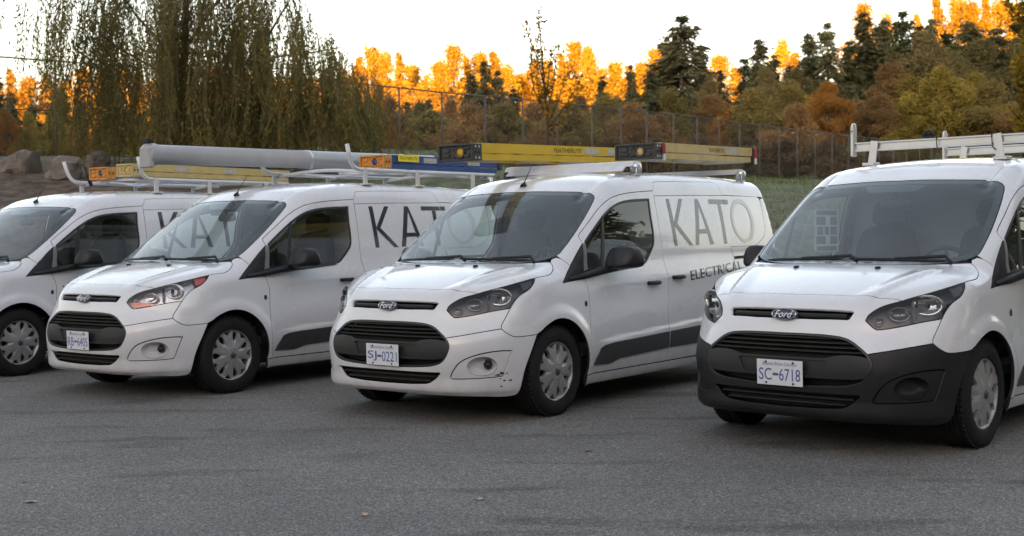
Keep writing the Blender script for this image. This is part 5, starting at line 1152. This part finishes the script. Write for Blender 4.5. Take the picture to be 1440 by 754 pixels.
def broadleaf(seed, n=4200, leaf=.16, blobs=26, shape=(1, 1, 1), spread=1.0, airy=.5, rs=1.0):
    """crown of unit height ~1 above 0, returned as (crown mesh, trunk mesh)"""
    r = np.random.default_rng(seed); C = []; Rr = []
    for k in range(blobs):
        t = r.uniform(.12, .95); w = math.sin(min(1, t * 1.15) * math.pi)**.7 * .40 * spread; a = r.uniform(0, 6.28); q = math.sqrt(r.random()) * w
        C.append((q * math.cos(a), q * math.sin(a), t)); Rr.append(r.uniform(.07, .15) * (1.2 - .35 * t) * rs)
    C = np.array(C); Rr = np.array(Rr); k = r.integers(0, blobs, n); d = r.normal(size=(n, 3)); d /= np.linalg.norm(d, axis=1, keepdims=True)
    P = C[k] + d * (Rr[k] * (r.uniform(airy, 1.15, n) + .55 * r.random(n)**5))[:, None]; P[:, 2] = np.clip(P[:, 2], .01, 1.06)
    V, F = quads(P, leaf, r, asp=1.3)
    mb = MB(); mb.tube([(0, 0, -.06), (.01, 0, .2), (.0, .01, .45)], [.022, .016, .010], 7)
    for k in range(min(blobs, 14)): c = Vector(C[k]); mb.tube([(0, 0, .10 + .25 * r.random()), tuple(c * .5 + Vector((0, 0, .12))), tuple(c)], [.009, .006, .002], 5)
    return fmesh('crown', V, F), mesh('trunk', mb.v, mb.f, True)
def conifer(seed, n=5200, leaf=.05, wid=.20, gappy=.3):
    r = np.random.default_rng(seed); P = []; D = []
    nl = 21; a00 = r.uniform(0, 6.28)
    for k in range(nl):
        t = .06 + .92 * (k + r.random() * .6) / nl; w = wid * (1 - t)**.85 * r.uniform(.75, 1.15) + .006; nb = max(3, int(6 * (1 - t) + 3.5))
        for b in range(nb):
            a = 6.28 * (b + r.random()) / nb
            if r.random() < gappy * .28 or math.sin(a * 2 + t * 19 + a00) * gappy > .80: continue
            L = w * r.uniform(.45, 1.3) * (1 + .30 * math.cos(a - a00 + t * 5)); m_ = max(6, int(n / (nl * 6) * (L / wid + .25)))
            s = r.random(m_)**.75; dr = -.30 * L * s**1.5 + .05 * L
            x = np.cos(a) * L * s; y = np.sin(a) * L * s; z = t + dr; j = r.normal(0, .010 + .012 * L / wid, (m_, 3)); j[:, 2] -= np.abs(r.normal(0, .010, m_))
            P.append(np.stack([x, y, z], 1) + j); D.append(np.tile([math.cos(a) * .8, math.sin(a) * .8, -.6], (m_, 1)))
    P = np.vstack(P); D = np.vstack(D); V, F = quads(P, leaf, r, asp=1.6, drop=D)
    mb = MB(); mb.tube([(0, 0, -.04), (0, 0, .5), (0, 0, 1.0)], [.014, .009, .0015], 7)
    return fmesh('crown', V, F), mesh('trunk', mb.v, mb.f, True)
COLS = {'O': leaf_mat('leaves_olive', (.11, .10, .038), (.25, .21, .076)), 'B': leaf_mat('leaves_brown', (.13, .088, .042), (.29, .19, .086)), 'R': leaf_mat('leaves_rust', (.17, .085, .024), (.34, .18, .050)),
        'Y': leaf_mat('leaves_yellow_green', (.15, .125, .034), (.36, .29, .072)), 'G': leaf_mat('leaves_grey_brown', (.095, .070, .040), (.18, .135, .074)),
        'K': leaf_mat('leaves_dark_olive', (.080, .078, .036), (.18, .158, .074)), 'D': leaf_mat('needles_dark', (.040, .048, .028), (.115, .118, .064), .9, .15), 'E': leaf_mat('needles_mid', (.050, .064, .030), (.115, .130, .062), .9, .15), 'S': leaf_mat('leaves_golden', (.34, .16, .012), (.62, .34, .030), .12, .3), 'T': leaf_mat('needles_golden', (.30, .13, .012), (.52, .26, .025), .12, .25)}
BL = [broadleaf(100 + k, blobs=30 + 4 * k, leaf=.024 + .003 * (k % 3), n=17000) for k in range(4)]
CO = [conifer(200 + k, wid=(.17, .20, .24, .15)[k], leaf=.021, n=15000, gappy=(.95, .7, .9, .6)[k]) for k in range(4)]
GB = [broadleaf(300 + k, n=7000, leaf=.022, blobs=30, spread=.55, rs=.7) for k in range(3)]
GC = [conifer(320 + k, n=9000, leaf=.026, wid=.19) for k in range(2)]
def plant(kind, name, px, top, d, wpx, m_, label, cat, group, var, base_drop=0.0, base=None):
    """tree whose top shows at (px, top) at distance d"""
    tp = at(px, top, d); g = float(gz(tp.x, tp.y)) - base_drop
    if base is not None: g = max(g, base)
    h = max(tp.z - g, 1.5); src = {'B': BL, 'C': CO, 'g': GB, 'c': GC}[kind]; cm, tm = src[var % len(src)]
    root = empty(name, (tp.x, tp.y, g), (px * 7.13 + top) % 6.28); tag(root, label, cat, group)
    w = wpx * d / F_PX / {'B': .90, 'C': .235, 'g': .36, 'c': .25}[kind]; root.scale = (w, w, h)
    o = bpy.data.objects.new('crown', cm); COL.objects.link(o); o.parent = root
    if len(cm.materials) == 0: cm.materials.append(m_)
    o.material_slots[0].link = 'OBJECT'; o.material_slots[0].material = m_
    o = obj('trunk', tm, M_BARK, root); return root
BN = {'K': ('dark olive broadleaf tree filling between the shaded conifers', 'dark olive broadleaf trees'), 'O': ('olive green autumn thicket tree beyond the fence', 'olive thicket trees'), 'B': ('brown-leaved autumn thicket tree beyond the fence', 'brown thicket trees'), 'R': ('rust orange autumn tree among the olive thicket', 'rust orange thicket trees'), 'Y': ('yellow-green autumn tree below the dark conifers', 'yellow-green thicket trees'), 'G': ('grey-brown bare-looking thicket shrub just beyond the fence', 'grey-brown shrubs beyond the fence')}
bush = [(1300, 52, 120, 'K'), (1382, 60, 130, 'K'), (1258, 78, 100, 'K'), (1432, 62, 100, 'K'), (1335, 78, 110, 'K'), (1075, 98, 70, 'K'), (1120, 100, 80, 'K'), (1000, 112, 70, 'K'), (520, 142, 60, 'K'), (548, 140, 60, 'B'), (590, 146, 66, 'K'), (635, 140, 66, 'B'), (775, 146, 66, 'K'), (815, 138, 66, 'B'), (868, 140, 60, 'K'), (940, 128, 95, 'O'), (1000, 138, 110, 'B'), (1060, 128, 105, 'O'), (1028, 156, 70, 'R'), (1108, 118, 120, 'O'), (1165, 120, 84, 'R'), (1250, 94, 115, 'B'), (1322, 98, 112, 'Y'), (1278, 110, 96, 'Y'), (1372, 108, 100, 'Y'), (1395, 118, 120, 'O'), (1285, 134, 96, 'Y'), (1345, 134, 96, 'O'), (1238, 138, 90, 'B'), (1402, 166, 95, 'R'), (1205, 160, 100, 'B'), (1278, 170, 90, 'Y'), (1350, 170, 100, 'O'), (1120, 150, 100, 'B'), (1150, 172, 90, 'R'), (1080, 160, 90, 'B'), (1440, 150, 110, 'B'),
        (555, 165, 105, 'B'), (605, 158, 115, 'O'), (660, 146, 105, 'B'), (708, 150, 115, 'O'), (752, 148, 105, 'B'), (802, 148, 105, 'O'), (850, 136, 115, 'O'), (890, 150, 100, 'B'), (925, 165, 100, 'B'), (630, 182, 100, 'B'), (690, 186, 100, 'O'), (765, 185, 110, 'B'), (825, 182, 100, 'B'), (515, 160, 105, 'O'), (470, 158, 105, 'B'), (425, 150, 105, 'O'), (375, 155, 110, 'B'), (325, 150, 110, 'O'), (275, 155, 110, 'B'), (225, 150, 110, 'O'), (175, 160, 105, 'B'), (580, 190, 100, 'G'), (735, 198, 100, 'G'), (790, 200, 100, 'G'), (860, 196, 110, 'G'), (920, 196, 110, 'G'), (985, 192, 110, 'G'), (1045, 196, 110, 'G'), (1105, 200, 110, 'G'), (1165, 200, 110, 'G'), (1225, 206, 110, 'G')]
for k, (px, tp, w, c) in enumerate(bush):
    d = 112 + k % 4 if k < 15 else 92 + (k * 37 % 11) - (tp - 120) * .10 if c != 'G' else 80 + (k * 5 % 7)
    if px < 560 and k >= 15: d = 62 + k % 9
    plant('B', 'autumn_tree' if c != 'G' else 'shrub', px, tp, d, w, COLS[c], {(1322, 'Y'): 'tallest yellow-green autumn tree below the dark conifers', (1165, 'R'): 'bright rust orange tree below the pointed light green conifer', (1250, 'B'): 'tall brown autumn tree beside the yellow-green trees'}.get((px, c), BN[c][0]), 'tree' if c != 'G' else 'shrub', BN[c][1], k)
for k, (px, tp, w, d) in enumerate(((8, 184, 50, 37), (40, 188, 50, 38), (75, 192, 46, 37), (108, 190, 46, 38), (150, 195, 50, 39), (200, 195, 50, 38), (250, 196, 50, 39), (300, 198, 50, 39), (350, 198, 50, 40), (400, 200, 50, 41), (450, 200, 50, 42), (500, 202, 50, 43), (550, 205, 50, 44))):
    plant('B', 'shrub', px, tp, d, w, COLS['Y' if k % 3 else 'R'], 'low yellowing shrub behind the fence near the willow', 'shrub', 'yellowing shrubs behind the fence', k)
con = [(680, 80, 52, 'D'), (662, 102, 42, 'D'), (700, 96, 44, 'D'), (722, 122, 44, 'D'), (572, 140, 36, 'D'), (602, 138, 34, 'D'), (958, 18, 92, 'D'), (938, 46, 74, 'D'), (985, 58, 74, 'D'), (915, 100, 52, 'D'), (887, 88, 30, 'D'), (845, 104, 42, 'D'), (1012, 94, 44, 'D'), (1066, 52, 56, 'D'), (1046, 80, 48, 'D'), (1087, 74, 48, 'D'), (1110, 88, 42, 'D'), (1136, 44, 52, 'D'), (1164, 28, 52, 'D'), (1192, 54, 56, 'E'), (1216, 10, 72, 'D'), (1244, 24, 64, 'D'), (1268, 12, 62, 'E'), (1295, 32, 74, 'D'), (1330, 42, 84, 'E'), (1362, 28, 74, 'D'), (1402, 38, 84, 'D'), (1434, 20, 70, 'D'), (1310, 20, 60, 'D'), (1345, 62, 84, 'E'), (1385, 66, 84, 'D'), (1420, 70, 84, 'E'), (1275, 52, 74, 'D'), (1225, 56, 70, 'D'), (1150, 76, 60, 'D'),
       (14, 128, 52, 'D'), (45, 146, 52, 'D'), (84, 124, 52, 'D'), (112, 140, 46, 'D'), (-5, 105, 46, 'D'), (160, 150, 52, 'D'), (230, 148, 52, 'D'), (300, 150, 52, 'D'), (370, 150, 50, 'D'), (440, 150, 50, 'D')]
for k, (px, tp, w, c) in enumerate(con):
    d = 118 + (k * 29 % 13) if px > 560 else 96 + k % 8
    sp = {958: 'broadest and tallest dark conifer of the clump beyond the fence', 887: 'slim dark conifer standing alone against the golden ridge', 1192: 'pointed light green conifer above the rust orange tree'}.get(px) or ('dark conifer of the small clump standing against the golden ridge' if 650 < px < 730 else None)
    lab = sp or ('dark green conifer in the shade rising behind the autumn thicket' if c == 'D' else 'lighter green conifer among the dark ones on the slope') if px > 560 else sp or 'dark conifer beyond the fence near the boulders and willow'
    plant('C', 'conifer', px, tp, d, w, COLS[c], lab, 'tree', (('small clump of dark conifers' if 650 < px < 730 else 'shaded conifers') if c == 'D' else 'lighter green conifers') if px > 560 else 'conifers near the willow', k, base_drop=.3)
gr_ = np.random.default_rng(21)
gold = [(px, 74 + 14 * math.sin(px * .045) + gr_.uniform(-8, 14)) for px in range(504, 935, 19)] + [(px, 108 + gr_.uniform(-8, 14)) for px in range(512, 935, 27)] + [(px, 122 + gr_.uniform(-6, 10)) for px in range(-5, 500, 40)] + [(px, 100 + gr_.uniform(-8, 14)) for px in range(-12, 500, 26)] + [(1012, 74), (1035, 92), (1100, 54), (1117, 70), (1214, 4), (1246, 18), (1318, -12), (1345, -6), (1385, -18), (1408, -8), (1428, 4), (1290, 14), (1365, -4)]
for k, (px, tp) in enumerate(gold):
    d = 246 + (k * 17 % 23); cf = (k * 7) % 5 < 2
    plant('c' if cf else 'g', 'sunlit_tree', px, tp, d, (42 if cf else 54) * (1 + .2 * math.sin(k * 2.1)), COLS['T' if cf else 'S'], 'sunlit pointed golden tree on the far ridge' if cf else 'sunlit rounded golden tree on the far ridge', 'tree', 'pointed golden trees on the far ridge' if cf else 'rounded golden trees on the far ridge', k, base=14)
# ------------------------------------------------------------------ weeping willow
wr = np.random.default_rng(77); WD = 27.0; S = WD / F_PX
def wx(px): return (px - 720) * S
wb = at(244, 226, WD); wb.z = float(gz(wb.x, wb.y)) - .1
wt = empty('willow_tree', wb); tag(wt, 'weeping willow with long hanging green strands before the fence', 'tree'); WO = -Vector(wb)
def zy(px, y): return at(px, y, WD).z
mb = MB(); mb.tube([Vector(p) + WO for p in [(wb.x, wb.y, wb.z - .1), (wx(247), WD, zy(247, 185)), (wx(258), WD + .1, zy(258, 130)), (wx(266), WD, zy(266, 60)), (wx(268), WD, zy(268, -20)), (wx(262), WD, zy(262, -110))]], [.18, .13, .10, .08, .06, .03], 12)
mb.build('trunk', M_BARK, wt, True)
limbs = [[(266, 136), (300, 118), (345, 90), (400, 78), (440, 74), (482, 66)], [(262, 110), (235, 70), (190, 20), (150, -40), (110, -70)], [(266, 60), (300, 10), (350, -50), (410, -80), (450, -60)], [(345, 90), (375, 55), (395, 20), (420, -20)], [(258, 130), (225, 100), (170, 70), (130, 40)], [(268, -20), (240, -90), (180, -130), (90, -130), (40, -90)]]
for k, L in enumerate(limbs):
    mb = MB(); dy = wr.uniform(-1.6, 1.6); n_ = len(L); mb.tube([Vector(at(px, py, WD + dy * i / n_)) + WO for i, (px, py) in enumerate(L)], [.045 * (1 - .8 * i / (n_ - 1)) for i in range(n_)], 7); mb.build('limb', M_BARK, wt, True)
P = []; D = []; tw = MB()
def strand(px, z1, z0, dd, lock=None):
    n = max(4, int((z1 - z0) / .036)); t = np.linspace(0, 1, n); x0 = wx(px); sw = wr.normal(0, .14) + (px - 290) / 280 * .25; ph = wr.uniform(0, 6.28)
    if lock is not None: sw = sw * .5 + lock[0]; ph = ph * .12 + lock[1]
    zz_ = z1 + (z0 - z1) * t; X = x0 + sw * t + (.05 if lock is None else .11) * np.sin((zz_ - 3) * 2.1 + ph); Yy = WD + dd + wr.normal(0, .12) * t; Zz = z1 + (z0 - z1) * t
    q = np.stack([X, np.broadcast_to(Yy, X.shape), Zz], 1)
    keep = wr.random(n) < (.35 + .65 * np.clip(np.sin(t * 9 + ph * 3) * .7 + .75, 0, 1))
    P.append((q + wr.normal(0, .018, (n, 3)))[keep]); D.append(np.tile([wr.normal(0, .35), wr.normal(0, .35), -1.0], (keep.sum(), 1)))
    k = q[:: max(1, n // 5)]; tw.tube([Vector(p) + WO for p in k], .0045, 3, False)
cl = [(wr.uniform(108, 575), wr.uniform(-2.4, 2.4), wr.uniform(-.9, .9), wr.normal(0, .22), wr.uniform(0, 6.28)) for _ in range(105)]
for k in range(1650):
    c = cl[wr.integers(len(cl))]; px = c[0] + wr.normal(0, 6.5); dd = c[1] + wr.normal(0, .2)
    if px < 100 or px > 580: continue
    ytop = np.interp(px, [100, 140, 300, 400, 440, 480, 515, 560], [-60, -120, -150, -60, 10, 58, 98, 150]); ybot = np.interp(px, [100, 150, 575], [215, 220, 222])
    y1 = ytop + (ybot - ytop) * wr.random()**.9 * .66; y0 = ybot - wr.random()**1.8 * 80 + c[2] * 30
    if y0 - y1 < 30: continue
    strand(px, zy(px, y1), max(zy(px, y0), 2.85), dd, (c[3], c[4]))
for k in range(34): px = wr.choice([30, 34, 48, 56, 66, 72, 84, 92]) + wr.normal(0, 4); strand(px, zy(px, -90 + 60 * wr.random()), zy(px, 60 + 55 * wr.random()), wr.normal(0, 1))
for k in range(16): px = wr.choice([66, 98, 106, 60]) + wr.normal(0, 3); strand(px, zy(px, 20 * wr.random()), zy(px, 130 + 60 * wr.random()), wr.normal(0, 1))
P = np.vstack(P); D = np.vstack(D); n_ = len(P); u = D + wr.normal(0, .42, (n_, 3)); u /= np.linalg.norm(u, axis=1, keepdims=True); w = wr.normal(size=(n_, 3)); w -= (w * u).sum(1)[:, None] * u; w /= np.linalg.norm(w, axis=1, keepdims=True)
ln = wr.uniform(.06, .125, (n_, 1)); wd = ln * wr.uniform(.10, .20, (n_, 1))
V = np.stack([P - w * 0, P + u * ln * .45 + w * wd, P + u * ln, P + u * ln * .45 - w * wd], 1).reshape(-1, 3) + np.array(WO)
lv = obj('leaves', fmesh('leaves', V, np.arange(len(V)).reshape(-1, 4)), leaf_mat('willow_leaves', (.095, .088, .026), (.23, .195, .062), 1.1, .4), wt); tag(lv, kind='stuff')
tg = tw.build('hanging_twigs', mat('willow_twig', (.09, .075, .035), .8), wt); tag(tg, kind='stuff')
# ------------------------------------------------------------------ sapling before the fence, and the yellow tree at the edge
def twiggy(name, px, top, d, branches, leaves, leaf, m_, label, rad=.03, seed=5):
    r = np.random.default_rng(seed); tp = at(px, top, d); g = float(gz(tp.x, tp.y)); root = empty(name, (tp.x, tp.y, g)); tag(root, label, 'tree'); O = -Vector((tp.x, tp.y, g)); PP = []
    for k, L in enumerate(branches):
        dy = 0 if k == 0 else r.uniform(-.5, .5); n_ = len(L); pts = [Vector(at(x, y, d + dy * i / n_)) + O for i, (x, y) in enumerate(L)]
        if k == 0: pts[0].z = -.1
        mb = MB(); r0 = rad if k == 0 else rad * .38; mb.tube(pts, [r0 * (1 - .8 * i / (n_ - 1)) for i in range(n_)], 7); mb.build('trunk' if k == 0 else 'branch', M_BARK, root, True)
        for i in range(n_ - 1):
            if k == 0 and i < 2: continue
            m2 = int(leaves * (pts[i+1] - pts[i]).length) + 1
            for t in r.random(m2): PP.append(np.array(pts[i].lerp(pts[i+1], t)) + r.normal(0, .07, 3))
    V, F = quads(np.array(PP), leaf, r, asp=1.2); c = obj('leaves', fmesh('leaves', V, F), m_, root); tag(c, kind='stuff'); return root
twiggy('sapling', 770, 165, 36, [[(770, 225), (771, 190), (770, 165), (766, 130), (763, 90), (760, 55), (757, 12)], [(771, 175), (785, 140), (795, 110), (803, 85)], [(770, 165), (752, 130), (746, 95), (748, 60)], [(770, 160), (778, 120), (782, 80), (786, 60)], [(771, 180), (795, 150), (812, 120), (818, 105)], [(767, 130), (757, 85), (743, 50), (737, 25)], [(772, 185), (790, 170), (806, 140), (822, 118)], [(768, 140), (772, 100), (776, 70)], [(762, 150), (755, 115), (757, 70)]], 60, .11, leaf_mat('sapling_leaves', (.20, .12, .02), (.38, .22, .04), 2, .4), 'slender young tree with sparse leaves standing before the fence', .06)
br = [[(1449, 240), (1448, 190), (1446, 120), (1444, 40), (1442, -60)]]
rb_ = random.Random(3)
for k in range(46): y = rb_.uniform(-60, 190); s_ = rb_.uniform(-42, 45); br.append([(1446, y + 20), (1446 + s_ * .6, y), (1446 + s_ * .8, y - rb_.uniform(5, 30))])
twiggy('yellow_tree', 1470, 120, 31, br, 80, .12, leaf_mat('yellow_tree_leaves', (.14, .09, .014), (.36, .26, .035), 1.5, .4), 'young tree with yellow-green leaves at the side of the dark-bumpered van', .07, 9)
# ------------------------------------------------------------------ unseen wooded rise, added behind the lot to keep the low sun off it
tr_ = np.random.default_rng(12); Vs = []; Fs = []; nb_ = 0
CR = conifer(400, n=2200, leaf=.075, wid=.24, gappy=0)[0]; cv = np.array([v.co[:] for v in CR.vertices]); cf_ = np.array([p.vertices[:] for p in CR.polygons])
for row, (y0, n_) in enumerate(((-84, 50), (-92, 54), (-102, 50))):
    for k in range(n_):
        x = -125 + 250 * (k + tr_.uniform(-.3, .3)) / n_ - 17; y = y0 + tr_.uniform(-2, 2); h = tr_.uniform(19, 23) + (0, 0, -1)[row]; g = float(gz(x, y)) - .5; a = tr_.uniform(0, 6.28); w = h * tr_.uniform(1.15, 1.5); ca, sa = math.cos(a), math.sin(a)
        Vs.append(np.stack([x + (cv[:, 0]*ca - cv[:, 1]*sa) * w, y + (cv[:, 0]*sa + cv[:, 1]*ca) * w, g + cv[:, 2] * h], 1)); Fs.append(cf_ + nb_); nb_ += len(cv)
tl = obj('sun_blocking_wood', fmesh('sun_blocking_wood', np.vstack(Vs), np.vstack(Fs)), COLS['D']); tag(tl, 'unseen conifer wood added behind the parking lot to block the low sun', 'sun_blocking_wood', kind='stuff')

# trees on the side bank, outside the frame, mirrored in the van windows and flanks
for k, (x, y, h, w, kind, c) in enumerate(((22, 9, 11, 8, 'B', 'O'), (26, 16, 13, 9, 'B', 'O'), (31, 4, 13, 9, 'B', 'O'), (33, 21, 15, 10, 'C', 'D'), (37, 13, 15, 10, 'C', 'D'), (20, 1, 10, 7, 'B', 'O'), (22, -6, 11, 8, 'B', 'B'))):
    cm, tm = (BL if kind == 'B' else CO)[k % 4]; g = float(gz(x, y)); root = empty('bank_tree', (x, y, g), k * 1.1); root.scale = (w / (.9 if kind == 'B' else .4), w / (.9 if kind == 'B' else .4), h)
    tag(root, 'leafy tree on the side bank mirrored in the van windows' if kind == 'B' else 'conifer on the side bank mirrored in the van windows', 'tree', 'leafy trees on the side bank' if kind == 'B' else 'conifers on the side bank')
    o = bpy.data.objects.new('crown', cm); COL.objects.link(o); o.parent = root; o.material_slots[0].link = 'OBJECT'; o.material_slots[0].material = COLS[c]; obj('trunk', tm, M_BARK, root)
